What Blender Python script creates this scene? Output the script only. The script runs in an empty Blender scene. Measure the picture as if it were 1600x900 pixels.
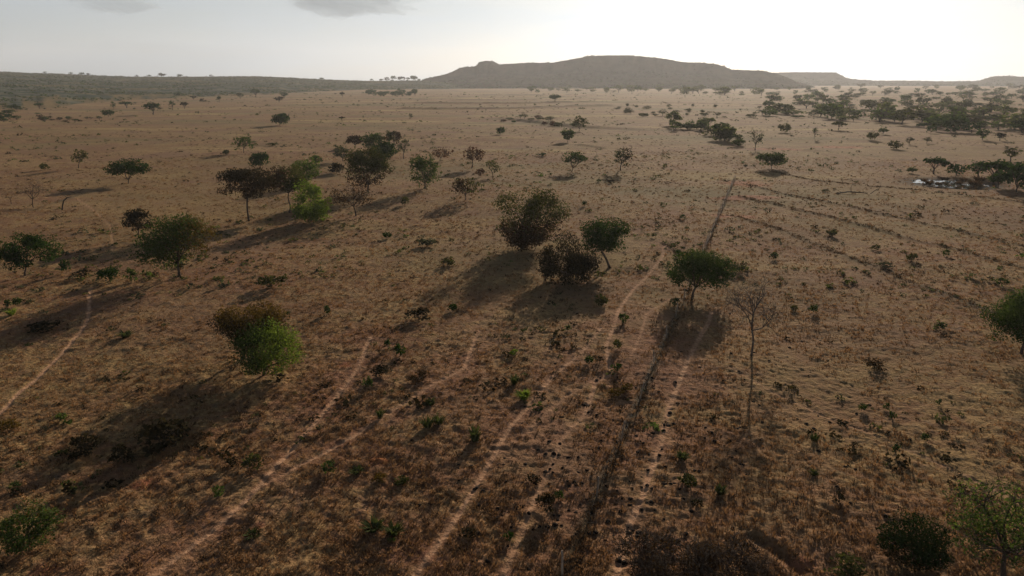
import bpy, math, random
import numpy as np
from mathutils import Vector, Matrix

random.seed(7)
RNG = np.random.default_rng(11)
scene = bpy.context.scene
COL = scene.collection
R = math.radians

# ------------------------------------------------------------------ camera
CAM_H = 25.0
FPX = 1067.0
PITCH = R(16.9)
CP, SP = math.cos(PITCH), math.sin(PITCH)
cam_d = bpy.data.cameras.new('camera')
cam_d.sensor_width = 36.0
cam_d.lens = FPX / 1600.0 * 36.0
cam_d.clip_start = 0.5
cam_d.clip_end = 60000
cam = bpy.data.objects.new('camera', cam_d)
cam.location = (0, 0, CAM_H)
cam.rotation_euler = (R(90) - PITCH, 0, 0)
COL.objects.link(cam)
scene.camera = cam


def ray(px, py):
    a, b = px - 800.0, 450.0 - py
    return np.array([a, FPX * CP + b * SP, -FPX * SP + b * CP])


# ------------------------------------------------------------------ noise
def _hash(ix, iy, seed):
    h = (ix.astype(np.int64) * 374761393 + iy.astype(np.int64) * 668265263 + seed * 974711) & 0xffffffff
    h = ((h ^ (h >> 13)) * 1274126177) & 0xffffffff
    h = ((h ^ (h >> 16)) * 2246822519) & 0xffffffff
    h = h ^ (h >> 15)
    return h.astype(np.float64) / 4294967295.0


def vnoise(x, y, seed=0):
    x = np.asarray(x, float); y = np.asarray(y, float)
    ix = np.floor(x); iy = np.floor(y)
    fx = x - ix; fy = y - iy
    fx = fx * fx * (3 - 2 * fx); fy = fy * fy * (3 - 2 * fy)
    a = _hash(ix, iy, seed); b = _hash(ix + 1, iy, seed)
    c = _hash(ix, iy + 1, seed); d = _hash(ix + 1, iy + 1, seed)
    return (a * (1 - fx) + b * fx) * (1 - fy) + (c * (1 - fx) + d * fx) * fy


def fbm(x, y, oct=4, seed=0, gain=0.5):
    s = 0; a = 1; t = 0
    for i in range(oct):
        s = s + a * vnoise(x * 2 ** i + 17.3 * i, y * 2 ** i - 9.1 * i, seed + i)
        t += a; a *= gain
    return s / t


def smooth(a, b, x):
    t = np.clip((x - a) / (b - a), 0, 1)
    return t * t * (3 - 2 * t)


# ------------------------------------------------------------------ terrain
def macro(x, y):
    """large undulation of the plain"""
    x = np.asarray(x, float); y = np.asarray(y, float)
    d = np.hypot(x, y)
    fade = 1 - smooth(250, 600, d)
    h = (fbm(x / 38 + 5.2, y / 38 + 1.7, 3, 3) - 0.5) * 1.5 * fade
    return h


def ground_at(px, py):
    v = ray(px, py)
    z = 0.0
    for _ in range(8):
        t = (z - CAM_H) / v[2]
        p = np.array([0, 0, CAM_H]) + v * t
        z = float(macro(np.array([p[0]]), np.array([p[1]]))[0])
    p[2] = z
    return p


def poly_world(pts):
    return np.array([ground_at(x, y)[:2] for x, y in pts])


def resample(P, step):
    out = [P[0]]
    for a, b in zip(P[:-1], P[1:]):
        n = max(1, int(np.hypot(*(b - a)) / step))
        for k in range(1, n + 1):
            out.append(a + (b - a) * k / n)
    return np.array(out)


def wiggle(P, amp, wl, seed):
    P = resample(P, 1.2)
    s = np.concatenate([[0], np.cumsum(np.hypot(*(P[1:] - P[:-1]).T))])
    T = np.gradient(P, axis=0); T /= np.linalg.norm(T, axis=1)[:, None] + 1e-9
    N = np.stack([-T[:, 1], T[:, 0]], 1)
    o = (fbm(s / wl, s * 0 + seed, 3, seed) - 0.5) * 2 * amp
    return P + N * o[:, None]


def dist_poly(X, Y, P, maxd):
    """distance of points to the polyline (only near it) and a progress value 0..1"""
    D = np.full(X.shape, 1e9); T = np.zeros(X.shape)
    lo = P.min(0) - maxd; hi = P.max(0) + maxd
    sel = np.where((X > lo[0]) & (X < hi[0]) & (Y > lo[1]) & (Y < hi[1]))[0]
    if len(sel) == 0:
        return D, T
    xs, ys = X[sel], Y[sel]
    best = np.full(len(sel), 1e9); tt = np.zeros(len(sel))
    n = len(P) - 1
    for i in range(n):
        a, b = P[i], P[i + 1]
        s2 = np.where((xs > min(a[0], b[0]) - maxd) & (xs < max(a[0], b[0]) + maxd) &
                      (ys > min(a[1], b[1]) - maxd) & (ys < max(a[1], b[1]) + maxd))[0]
        if len(s2) == 0:
            continue
        ab = b - a
        t = np.clip(((xs[s2] - a[0]) * ab[0] + (ys[s2] - a[1]) * ab[1]) / (ab @ ab + 1e-9), 0, 1)
        d = np.hypot(xs[s2] - a[0] - t * ab[0], ys[s2] - a[1] - t * ab[1])
        m = d < best[s2]
        best[s2[m]] = d[m]; tt[s2[m]] = (i + t[m]) / n
    D[sel] = best; T[sel] = tt
    return D, T


TRAILS_PX = [
    ([(-20, 665), (0, 645), (30, 615), (60, 590), (90, 560), (125, 520), (138, 495), (140, 470), (143, 450)], 0.30, 1.0),
    ([(173, 405), (175, 380), (174, 355), (160, 340), (145, 328), (122, 310)], 0.22, 0.5),
    ([(200, 935), (243, 897), (300, 850), (350, 812), (400, 765), (440, 722), (465, 693), (500, 650), (529, 615), (560, 570), (580, 527)], 0.32, 1.0),
    ([(400, 768), (450, 738), (500, 713), (545, 688), (597, 655), (650, 620), (695, 592), (725, 575), (750, 517)], 0.27, 0.85),
    ([(640, 910), (662, 882), (690, 842), (715, 800), (750, 747), (782, 695), (800, 667), (862, 590), (907, 552), (940, 512)], 0.28, 0.9),
    ([(780, 915), (800, 870), (837, 782), (860, 732), (875, 690), (915, 642), (930, 597), (955, 585), (947, 542), (967, 485), (990, 452), (1012, 430), (1032, 407), (1037, 385)], 0.28, 0.9),
    ([(955, 915), (965, 887), (987, 815), (1005, 775), (1012, 742), (1035, 685), (1050, 630), (1075, 565), (1102, 510), (1112, 487)], 0.36, 1.0),
    ([(1140, 575), (1200, 610), (1300, 655), (1400, 695), (1490, 737), (1620, 800)], 0.26, 0.5),
    ([(820, 680), (880, 625), (935, 590)], 0.25, 0.4),
    ([(985, 560), (1003, 520), (1010, 490), (1050, 465)], 0.22, 0.5),
    ([(355, 425), (368, 443), (390, 468)], 0.2, 0.45),
]
TRAILS = [(wiggle(poly_world(p), 0.22, 7.0, 31 + i), w, s) for i, (p, w, s) in enumerate(TRAILS_PX)]

BERMS_PX = [
    ([(1165, 288), (1200, 297), (1300, 317), (1400, 340), (1500, 362), (1600, 386), (1760, 428)], 0.8, 0.16),
    ([(1160, 306), (1200, 317), (1300, 340), (1400, 367), (1500, 393), (1600, 419), (1740, 455)], 0.8, 0.22),
    ([(1140, 337), (1185, 348), (1237, 367), (1300, 392), (1400, 432), (1480, 463), (1560, 493), (1640, 520)], 1.2, 0.12),
    ([(1200, 268), (1275, 282), (1400, 294), (1500, 304), (1600, 316), (1750, 334)], 0.8, 0.10),
    ([(620, 170), (700, 171), (800, 170), (960, 165)], 7.5, 1.7),
    ([(640, 161), (720, 162), (820, 162), (935, 159)], 7.5, 1.7),
    ([(640, 156), (720, 157), (830, 157), (950, 154)], 7.5, 1.7),
    ([(660, 152), (740, 153), (840, 153), (960, 150)], 7.5, 1.7),
    ([(690, 148.5), (760, 149), (850, 149), (980, 147)], 7.5, 1.7),
    ([(-10, 330), (60, 328), (120, 308), (170, 296)], 1.0, 0.22),
    ([(940, 160), (1060, 161), (1200, 164)], 3, 1.0),
    ([(1160, 232), (1240, 233), (1330, 240), (1400, 250), (1500, 252)], 1.0, 0.3),
    ([(900, 226), (945, 232)], 1.0, 0.5),
    ([(1165, 835), (1215, 865), (1260, 895)], 0.45, -0.35),
]
BERMS = [(wiggle(poly_world(p), 1.0, 14.0, 91 + i), w, h) for i, (p, w, h) in enumerate(BERMS_PX)]
# eroded bank: ground steps up beyond this line
BANK = resample(poly_world([(760, 186), (800, 187), (850, 193), (905, 199), (960, 201), (1040, 204)]), 6)
FENCE_A = ground_at(1148, 282)[:2]
FENCE_B = ground_at(862, 935)[:2]
FENCE = resample(np.array([FENCE_A, FENCE_B]), 3.0)
RED_PX = [(1163, 287, 7.0, 5), (1166, 309, 9.0, 2.2), (1145, 338, 6.0, 1.5), (1215, 233, 14, 3.5), (590, 721, 0.8, 0.5), (405, 823, 0.4, 0.3),
          (1310, 230, 14, 4), (70, 893, 1.0, 0.5), (225, 755, 1.2, 0.5), (1250, 880, 1.0, 0.6), (540, 570, .8, .5)]
RED = [(ground_at(a, b)[:2], c, d) for a, b, c, d in RED_PX]


def relief(x, y):
    """macro + berms + small lumps (what the ground mesh really has)"""
    shp = np.shape(x)
    x = np.ravel(np.asarray(x, float)); y = np.ravel(np.asarray(y, float))
    d = np.hypot(x, y)
    h = macro(x, y)
    mid = 1 - smooth(300, 900, d)
    h = h + (fbm(x / 6.5, y / 6.5, 3, 41) - 0.5) * 0.32 * mid
    near = 1 - smooth(90, 220, d)
    clump = fbm(x / 1.3, y / 1.3, 2, 57)
    h = h + (smooth(0.48, 0.85, clump) * 0.09 - 0.02) * near
    near2 = 1 - smooth(50, 120, d)
    h = h + (fbm(x / 0.45, y / 0.45, 2, 77) - 0.5) * 0.18 * near2
    for P, w, hh in BERMS:
        D, T = dist_poly(x, y, P, w * 3.2)
        e = np.exp(-(D / w) ** 2) * smooth(0, 0.04, T) * (1 - smooth(0.96, 1.0, T) * 0.8)
        h = h + hh * e * (0.75 + 0.5 * vnoise(x / 3, y / 3, 5))
    D, T = dist_poly(x, y, BANK, 60)
    side = np.interp(x, BANK[:, 0], BANK[:, 1])
    dd = np.clip(y - side, -40, 40)
    inx = smooth(BANK[0, 0] - 5, BANK[0, 0] + 30, x) * (1 - smooth(BANK[-1, 0] - 40, BANK[-1, 0], x))
    h = h + np.where(D < 60, inx * (smooth(-6, 6, dd) * 1.0 * (1 - smooth(10, 40, dd)) - 0.3 * np.exp(-((dd + 8) / 7) ** 2)), 0)
    return h.reshape(shp)


def rz(x, y):
    return float(relief(np.array([x]), np.array([y]))[0])


# ------------------------------------------------------------------ mesh helpers
def new_mesh(name, V, F, mats, midx=None, attrs=None, smooth_sh=False):
    V = np.asarray(V, np.float32)
    me = bpy.data.meshes.new(name)
    me.vertices.add(len(V)); me.vertices.foreach_set('co', V.ravel())
    if isinstance(F, np.ndarray):
        F = F.astype(np.int32); k = F.shape[1]; n = len(F)
        me.loops.add(n * k); me.loops.foreach_set('vertex_index', F.ravel())
        me.polygons.add(n)
        me.polygons.foreach_set('loop_start', np.arange(0, n * k, k, dtype=np.int32))
        me.polygons.foreach_set('loop_total', np.full(n, k, np.int32))
    else:
        lens = np.array([len(f) for f in F], np.int32)
        flat = np.array([i for f in F for i in f], np.int32)
        me.loops.add(len(flat)); me.loops.foreach_set('vertex_index', flat)
        me.polygons.add(len(F))
        me.polygons.foreach_set('loop_start', np.concatenate([[0], np.cumsum(lens)[:-1]]).astype(np.int32))
        me.polygons.foreach_set('loop_total', lens)
    for m in mats:
        me.materials.append(m)
    if midx is not None:
        me.polygons.foreach_set('material_index', np.asarray(midx, np.int32))
    me.update(calc_edges=True)
    for nm, (dom, arr) in (attrs or {}).items():
        a = me.attributes.new(nm, 'FLOAT', dom)
        a.data.foreach_set('value', np.asarray(arr, np.float32))
    if smooth_sh:
        me.polygons.foreach_set('use_smooth', np.ones(len(me.polygons), bool))
    me.validate()
    return me


def link(name, me, parent=None, loc=(0, 0, 0)):
    o = bpy.data.objects.new(name, me)
    o.location = loc
    COL.objects.link(o)
    if parent is not None:
        o.parent = parent
    return o


def tag(o, label=None, cat=None, group=None, kind=None):
    if label: o['label'] = label
    if cat: o['category'] = cat
    if group: o['group'] = group
    if kind: o['kind'] = kind
    return o


def root(name, loc, label, cat, group=None):
    o = bpy.data.objects.new(name, None)
    o.empty_display_size = 0.3
    o.location = loc
    COL.objects.link(o)
    return tag(o, label, cat, group)


# ------------------------------------------------------------------ materials
def mat_new(name):
    m = bpy.data.materials.new(name); m.use_nodes = True
    nt = m.node_tree; nt.nodes.clear()
    out = nt.nodes.new('ShaderNodeOutputMaterial')
    return m, nt, out


def N(nt, t, **kw):
    n = nt.nodes.new(t)
    for k, v in kw.items():
        if k in n.inputs.keys() if hasattr(n.inputs, 'keys') else False:
            n.inputs[k].default_value = v
        else:
            setattr(n, k, v)
    return n


def mixc(nt, fac, a, b, blend='MIX'):
    n = nt.nodes.new('ShaderNodeMix'); n.data_type = 'RGBA'; n.blend_type = blend
    for sock, v in ((n.inputs[0], fac), (n.inputs[6], a), (n.inputs[7], b)):
        if hasattr(v, 'is_output'):
            nt.links.new(v, sock)
        elif isinstance(v, (tuple, list)):
            sock.default_value = (*v, 1.0) if len(v) == 3 else v
        else:
            sock.default_value = v
    return n.outputs[2]


def noise(nt, vec, scale, detail=3, rough=0.55):
    n = nt.nodes.new('ShaderNodeTexNoise')
    n.inputs['Scale'].default_value = scale
    n.inputs['Detail'].default_value = detail
    n.inputs['Roughness'].default_value = rough
    nt.links.new(vec, n.inputs['Vector'])
    return n.outputs['Fac']


def ramp(nt, fac, lo, hi):
    n = nt.nodes.new('ShaderNodeMapRange'); n.interpolation_type = 'SMOOTHSTEP'
    n.inputs['From Min'].default_value = lo; n.inputs['From Max'].default_value = hi
    nt.links.new(fac, n.inputs['Value'])
    return n.outputs['Result']


def mth(nt, op, a, b=None):
    n = nt.nodes.new('ShaderNodeMath'); n.operation = op
    for s, v in ((n.inputs[0], a), (n.inputs[1], b)):
        if v is None: continue
        if hasattr(v, 'is_output'): nt.links.new(v, s)
        else: s.default_value = v
    return n.outputs[0]


def attr(nt, name):
    n = nt.nodes.new('ShaderNodeAttribute'); n.attribute_name = name
    return n.outputs['Fac']


def leaf_mat(name, dark, light, trans=0.35, tint=(1.1, 1.15, 0.6)):
    m, nt, out = mat_new(name)
    c = mixc(nt, attr(nt, 'tone'), dark, light)
    d = nt.nodes.new('ShaderNodeBsdfDiffuse'); nt.links.new(c, d.inputs['Color'])
    t = nt.nodes.new('ShaderNodeBsdfTranslucent')
    c2 = mixc(nt, 1.0, c, tint, 'MULTIPLY')
    nt.links.new(c2, t.inputs['Color'])
    mx = nt.nodes.new('ShaderNodeMixShader'); mx.inputs[0].default_value = trans
    nt.links.new(d.outputs[0], mx.inputs[1]); nt.links.new(t.outputs[0], mx.inputs[2])
    nt.links.new(mx.outputs[0], out.inputs['Surface'])
    return m


LEAF = {
    'dark': leaf_mat('dark_green_leaves', (0.018, 0.034, 0.010), (0.050, 0.085, 0.020), 0.3),
    'green': leaf_mat('green_leaves', (0.032, 0.048, 0.016), (0.085, 0.112, 0.036), 0.36),
    'bright': leaf_mat('bright_yellow_green_leaves', (0.085, 0.118, 0.026), (0.20, 0.25, 0.055), 0.48),
    'fresh': leaf_mat('fresh_green_leaves', (0.05, 0.075, 0.022), (0.125, 0.16, 0.045), 0.4),
    'olive': leaf_mat('olive_leaves', (0.04, 0.042, 0.015), (0.10, 0.098, 0.034), 0.32),
    'brown': leaf_mat('brown_leaves', (0.034, 0.022, 0.012), (0.092, 0.058, 0.026), 0.3, (1.1, .95, .7)),
    'darkbrown': leaf_mat('dark_brown_leaves', (0.020, 0.016, 0.009), (0.055, 0.044, 0.020), 0.25, (1.1, 1, .7)),
    'gold': leaf_mat('gold_brown_leaves', (0.055, 0.038, 0.012), (0.17, 0.11, 0.028), 0.35, (1.1, 1, .6)),
    'red': leaf_mat('reddish_leaves', (0.055, 0.03, 0.018), (0.13, 0.065, 0.036), 0.3, (1.1, .9, .75)),
    'grey': leaf_mat('grey_green_leaves', (0.05, 0.052, 0.034), (0.105, 0.105, 0.066), 0.3),
    'scrub': leaf_mat('scrub_leaves', (0.035, 0.042, 0.018), (0.10, 0.098, 0.04), 0.3),
    'black': leaf_mat('very_dark_leaves', (0.012, 0.020, 0.008), (0.034, 0.048, 0.016), 0.2),
    'pale': leaf_mat('haze_tinted_leaves', (0.07, 0.078, 0.036), (0.15, 0.155, 0.07), 0.4),  # scrub green lightened, distant haze put into the leaf colour
    'straw': leaf_mat('dry_grass_blades', (0.14, 0.078, 0.042), (0.38, 0.228, 0.112), 0.3, (1.1, .95, .75)),
    'duskgrass': leaf_mat('dull_grass_blades', (0.062, 0.040, 0.027), (0.15, 0.098, 0.056), 0.25, (1.1, .95, .75)),
    'weed': leaf_mat('green_weed_blades', (0.04, 0.048, 0.02), (0.085, 0.098, 0.04), 0.32),
}


def bark_mat(name, a, b):
    m, nt, out = mat_new(name)
    g = nt.nodes.new('ShaderNodeNewGeometry')
    mp = nt.nodes.new('ShaderNodeMapping'); mp.inputs['Scale'].default_value = (6, 6, 1.2)
    nt.links.new(g.outputs['Position'], mp.inputs['Vector'])
    f = noise(nt, mp.outputs[0], 1.5, 4)
    p = nt.nodes.new('ShaderNodeBsdfPrincipled'); p.inputs['Roughness'].default_value = 1.0; p.inputs['Specular IOR Level'].default_value = 0.05
    nt.links.new(mixc(nt, ramp(nt, f, 0.3, 0.7), a, b), p.inputs['Base Color'])
    nt.links.new(p.outputs[0], out.inputs['Surface'])
    return m


BARK = bark_mat('bark', (0.045, 0.032, 0.024), (0.12, 0.09, 0.07))
BARK_GREY = bark_mat('grey_bark', (0.07, 0.055, 0.045), (0.17, 0.14, 0.115))
WOOD = bark_mat('weathered_post_wood', (0.16, 0.12, 0.09), (0.42, 0.33, 0.25))
DUNG = bark_mat('dung', (0.014, 0.010, 0.008), (0.028, 0.020, 0.015))
SOIL = bark_mat('orange_soil', (0.20, 0.075, 0.03), (0.34, 0.14, 0.06))
m_, nt_, out_ = mat_new('galvanised_wire')
p_ = nt_.nodes.new('ShaderNodeBsdfPrincipled'); p_.inputs['Base Color'].default_value = (0.09, 0.085, 0.08, 1)
p_.inputs['Metallic'].default_value = 0.2; p_.inputs['Roughness'].default_value = 0.55
nt_.links.new(p_.outputs[0], out_.inputs['Surface'])
WIRE = m_


def ground_material():
    m, nt, out = mat_new('dry_pasture')
    pos = nt.nodes.new('ShaderNodeNewGeometry').outputs['Position']
    mpg = nt.nodes.new('ShaderNodeMapping'); mpg.inputs['Scale'].default_value = (.4, 1, 1); nt.links.new(pos, mpg.inputs['Vector']); spos = mpg.outputs[0]
    big = noise(nt, pos, 0.018, 4)
    mid = noise(nt, pos, 0.11, 4)
    sm = noise(nt, pos, 0.75, 5, 0.6)
    fine = noise(nt, pos, 3.4, 4, 0.65)
    grain = noise(nt, pos, 13.0, 2)
    straw = mixc(nt, ramp(nt, fine, 0.32, 0.68), (0.135, 0.078, 0.036), (0.385, 0.242, 0.105))
    soil = mixc(nt, ramp(nt, grain, 0.3, 0.7), (0.135, 0.066, 0.036), (0.26, 0.132, 0.068))
    dull = mixc(nt, ramp(nt, fine, 0.35, 0.65), (0.075, 0.052, 0.038), (0.15, 0.102, 0.068))
    c = mixc(nt, ramp(nt, mth(nt, 'ADD', mth(nt, 'MULTIPLY', mid, 0.45), mth(nt, 'MULTIPLY', sm, 0.55)), 0.41, 0.58), soil, straw)
    c = mixc(nt, mth(nt, 'MULTIPLY', ramp(nt, noise(nt, pos, 0.9, 5, 0.7), 0.52, 0.68), 0.75), c, dull)
    # greener and ruddier drifts
    c = mixc(nt, mth(nt, 'MULTIPLY', ramp(nt, big, 0.42, 0.60), 0.4), c, (0.24, 0.17, 0.07))
    c = mixc(nt, mth(nt, 'MULTIPLY', ramp(nt, noise(nt, pos, 0.035, 3), 0.48, 0.66), 0.5), c, (0.19, 0.10, 0.066))
    c = mixc(nt, mth(nt, 'MULTIPLY', ramp(nt, noise(nt, pos, 0.32, 5, 0.65), 0.60, 0.72), 0.45), c, (0.10, 0.084, 0.045))
    c = mixc(nt, mth(nt, 'MULTIPLY', ramp(nt, noise(nt, spos, 0.009, 6, .7), 0.49, 0.62), 0.65), c, (0.15, 0.12, 0.05))
    c = mixc(nt, mth(nt, 'MULTIPLY', ramp(nt, noise(nt, spos, 0.015, 5, .7), 0.53, 0.65), 0.65), c, (0.34, 0.24, 0.095))
    redsoil = mixc(nt, ramp(nt, fine, 0.3, 0.7), (0.14, 0.062, 0.040), (0.31, 0.145, 0.09))
    c = mixc(nt, mth(nt, 'MULTIPLY', attr(nt, 'bare'), .6), c, redsoil)
    # trampled trails, red bare soil, berm strips: dark grass with shade painted in
    tr = mixc(nt, ramp(nt, fine, 0.3, 0.7), (0.30, 0.16, 0.09), (0.50, 0.295, 0.175))
    c = mixc(nt, attr(nt, 'trail'), c, tr)
    rd = mixc(nt, ramp(nt, sm, 0.35, 0.65), (0.25, 0.09, 0.045), (0.36, 0.16, 0.09))
    c = mixc(nt, attr(nt, 'red'), c, rd)
    c = mixc(nt, attr(nt, 'grass_shade'), c, (0.085, 0.066, 0.038))
    c = mixc(nt, attr(nt, 'mud'), c, (0.075, 0.055, 0.04))
    bs = nt.nodes.new('ShaderNodeBsdfPrincipled'); bs.inputs['Roughness'].default_value = 1.0
    bs.inputs['Specular IOR Level'].default_value = 0.05
    nt.links.new(c, bs.inputs['Base Color'])
    bp = nt.nodes.new('ShaderNodeBump'); bp.inputs['Strength'].default_value = 1.0; bp.inputs['Distance'].default_value = 0.14
    sm2 = noise(nt, pos, 1.7, 5, .65)
    hsum = mth(nt, 'ADD', mth(nt, 'MULTIPLY', sm2, 1.0), mth(nt, 'ADD', mth(nt, 'MULTIPLY', fine, 0.9), mth(nt, 'MULTIPLY', grain, 0.25)))
    nt.links.new(hsum, bp.inputs['Height'])
    nt.links.new(bp.outputs[0], bs.inputs['Normal'])
    nt.links.new(bs.outputs[0], out.inputs['Surface'])
    return m


GROUND = ground_material()

# ------------------------------------------------------------------ ground sheet and trails
def build_ground():
    az_f = np.arange(-50, 50, 0.12)
    az = np.concatenate([np.arange(-180, -50, 4.0), az_f, np.arange(50, 180, 4.0)])
    az = np.radians(az)
    rr = [2.0]
    while rr[-1] < 9000:
        r = rr[-1]
        k = 0.12 if r < 20 else (0.0026 if r < 110 else 0.0036 if r < 260 else (0.007 if r < 900 else 0.03))
        rr.append(r * (1 + k))
    rr = np.array(rr)
    A, D = np.meshgrid(az, rr)
    X = (np.sin(A) * D).ravel(); Y = (np.cos(A) * D).ravel()
    Z = relief(X, Y)
    trail = np.zeros(len(X)); tid = np.full(len(X), -1)
    jit = 0.75 + 0.6 * fbm(X / 0.8, Y / 0.8, 2, 19)
    dX = np.hypot(X, Y)
    for i, (P, w, s) in enumerate(TRAILS):
        d, t = dist_poly(X, Y, P, 3.0)
        ww = w * 0.55 * jit + dX * 0.0006
        v = np.clip(1 - smooth(0.6, 1.15, d / ww), 0, 1) * s
        gap = smooth(0.28, 0.45, fbm(t * len(P) / 6, t * 0 + i, 2, 23))
        v = v * (0.6 + 0.4 * gap)
        tid = np.where((d < ww) & (v > trail), i, tid)
        trail = np.maximum(trail, v)
    Z = Z - 0.07 * trail
    fd, _ = dist_poly(X, Y, FENCE + np.array([.25, 0]), 3)
    Z = Z - 0.05 * np.exp(-(fd / .5) ** 2)
    red = np.zeros(len(X))
    for c, a, b in RED:
        q = np.hypot((X - c[0]) / a, (Y - c[1]) / b / 1.6)
        red = np.maximum(red, (1 - smooth(0.35, 1.1, q + (fbm(X / 2, Y / 2, 3, 29) - 0.5) * 0.9)))
    red *= 0.85
    grass_shade = np.zeros(len(X))
    for P, w, hh in BERMS:
        d, t = dist_poly(X, Y, P, w * 2.5)
        grass_shade = np.maximum(grass_shade, np.exp(-(d / (w * 0.75)) ** 2) * 0.7 * (0.3 + 0.9 * vnoise(X / 5, Y / 5, 13)))  # dark grass on the banks, their shadow side painted in with it
    d, t = dist_poly(X, Y, FENCE, 3)
    grass_shade = np.maximum(grass_shade, np.exp(-((d) / 0.42) ** 2) * 0.85 * (1 - .85 * smooth(65, 110, dX)))  # fence strip: uncut grass and its shadow painted as one dark band
    d, t = dist_poly(X, Y, BANK, 30)
    grass_shade = np.maximum(grass_shade, np.exp(-(d / 9) ** 2) * 0.4 * vnoise(X / 9, Y / 5, 14) * 1.6)
    fd, ft_ = dist_poly(X, Y, FENCE, 26)
    bare = np.exp(-(fd / 13) ** 2) * (1 - smooth(55, 120, dX))
    for P, w, s in TRAILS[2:7]:
        d, t = dist_poly(X, Y, P, 9)
        bare = np.maximum(bare, np.exp(-(d / 4) ** 2) * .9)
    bare = bare * (.35 + .65 * smooth(.35, .6, fbm(X / 4, Y / 4, 3, 333)))
    pc = ground_at(1488, 286)[:2]
    mud = 1 - smooth(0.75, 1.25, np.hypot((X - pc[0]) / 12.5, (Y - pc[1]) / 10.0))
    Z = Z - mud * 0.35
    nr, nc = len(rr), len(az)
    idx = np.arange(nr * nc).reshape(nr, nc)
    a = idx[:-1, :]; b = idx[1:, :]
    a2 = np.roll(a, -1, 1); b2 = np.roll(b, -1, 1)
    F = np.stack([a.ravel(), a2.ravel(), b2.ravel(), b.ravel()], 1)
    V = np.stack([X, Y, Z], 1)
    # centre cap
    V = np.vstack([V, [[0, 0, float(Z[:nc].mean())]]])
    ex = lambda q, v: np.concatenate([q, [v]])
    At = dict(trail=ex(trail, 0), red=ex(red, 0), grass_shade=ex(np.clip(grass_shade, 0, 1), 0), mud=ex(mud, 0), bare=ex(bare, 0))
    tid = ex(tid, -1)
    ctr = len(V) - 1
    cap = [(ctr, int(idx[0, (j + 1) % nc]), int(idx[0, j])) for j in range(nc)]
    ft = tid[F].max(1)
    cnt = (tid[F] >= 0).sum(1)
    ft = np.where(cnt >= 2, ft, -1)

    def sub(name, sel, extra=()):
        FF = F[sel]
        used = np.unique(FF)
        if len(extra):
            used = np.unique(np.concatenate([used, np.array(extra).ravel()]))
        mp = np.full(len(V), -1); mp[used] = np.arange(len(used))
        att = {k: ('POINT', v[used]) for k, v in At.items()}
        if len(extra):
            faces = [tuple(f) for f in mp[FF]] + [tuple(mp[list(c)]) for c in extra]
        else:
            faces = mp[FF]
        me = new_mesh(name, V[used], faces, [GROUND], attrs=att, smooth_sh=True)
        return tag(link(name, me), kind='structure')
    sub('ground', np.where(ft < 0)[0], cap)
    for i in range(len(TRAILS)):
        s = np.where(ft == i)[0]
        if len(s) > 4:
            sub('dirt_trail', s)


build_ground()

# ------------------------------------------------------------------ foliage building blocks
def leaf_quads(C, S, Nrm, rng, elong=1.5, tone=None):
    """one folded leaf spray at every centre"""
    n = len(C)
    S = np.broadcast_to(np.asarray(S, float), (n,))
    Nn = Nrm + rng.normal(0, 0.55, (n, 3))
    Nn /= np.linalg.norm(Nn, axis=1)[:, None] + 1e-9
    t = rng.normal(0, 1, (n, 3))
    t -= (t * Nn).sum(1)[:, None] * Nn
    t /= np.linalg.norm(t, axis=1)[:, None] + 1e-9
    b = np.cross(Nn, t)
    L = (S * elong * rng.uniform(0.6, 1.3, n))[:, None]
    W = (S * rng.uniform(0.6, 1.2, n))[:, None]
    V = np.empty((n, 4, 3))
    V[:, 0] = C - t * L * 0.5 * rng.uniform(.6, 1, (n, 1))
    V[:, 1] = C + b * W * 0.5 + Nn * W * rng.uniform(-.25, .25, (n, 1)) + t * L * rng.uniform(-.2, .3, (n, 1))
    V[:, 2] = C + t * L * 0.5
    V[:, 3] = C - b * W * 0.5 + Nn * W * rng.uniform(-.25, .25, (n, 1)) + t * L * rng.uniform(-.2, .3, (n, 1))
    F = np.arange(n * 4).reshape(n, 4)
    tn = np.clip(rng.normal(0.45, 0.28, n), 0, 1) if tone is None else tone
    return V.reshape(-1, 3), F, tn


def rand_dir(n, rng):
    v = rng.normal(0, 1, (n, 3))
    return v / (np.linalg.norm(v, axis=1)[:, None] + 1e-9)


def tube(pts, rad, sides, V, F):
    pts = np.asarray(pts, float)
    n = len(pts)
    T = np.gradient(pts, axis=0)
    T /= np.linalg.norm(T, axis=1)[:, None] + 1e-9
    ref = np.array([0.31, 0.17, 0.93]) if abs(T[0][2]) < 0.9 else np.array([1.0, 0.2, 0])
    base = sum(len(v) for v in V)
    ring = []
    for i in range(n):
        u = np.cross(T[i], ref); u /= np.linalg.norm(u) + 1e-9
        w = np.cross(T[i], u)
        a = np.arange(sides) * 2 * math.pi / sides
        ring.append(pts[i] + rad[i] * (np.cos(a)[:, None] * u + np.sin(a)[:, None] * w))
    V.append(np.vstack(ring))
    for i in range(n - 1):
        for s in range(sides):
            s2 = (s + 1) % sides
            F.append((base + i * sides + s, base + i * sides + s2, base + (i + 1) * sides + s2, base + (i + 1) * sides + s))
    F.append(tuple(base + s for s in reversed(range(sides))))
    F.append(tuple(base + (n - 1) * sides + s for s in range(sides)))


def bend(a, b, n, amp, rng, lift=0.0):
    a = np.asarray(a, float); b = np.asarray(b, float)
    t = np.linspace(0, 1, n)[:, None]
    L = np.linalg.norm(b - a)
    o = rng.normal(0, 1, 3) * amp * L
    o2 = rng.normal(0, 1, 3) * amp * 0.5 * L
    p = a + (b - a) * t + np.sin(t * math.pi) * o + np.sin(t * 2 * math.pi) * o2
    p[:, 2] += (np.sin(t[:, 0] * math.pi) * lift * L)
    return p


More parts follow.
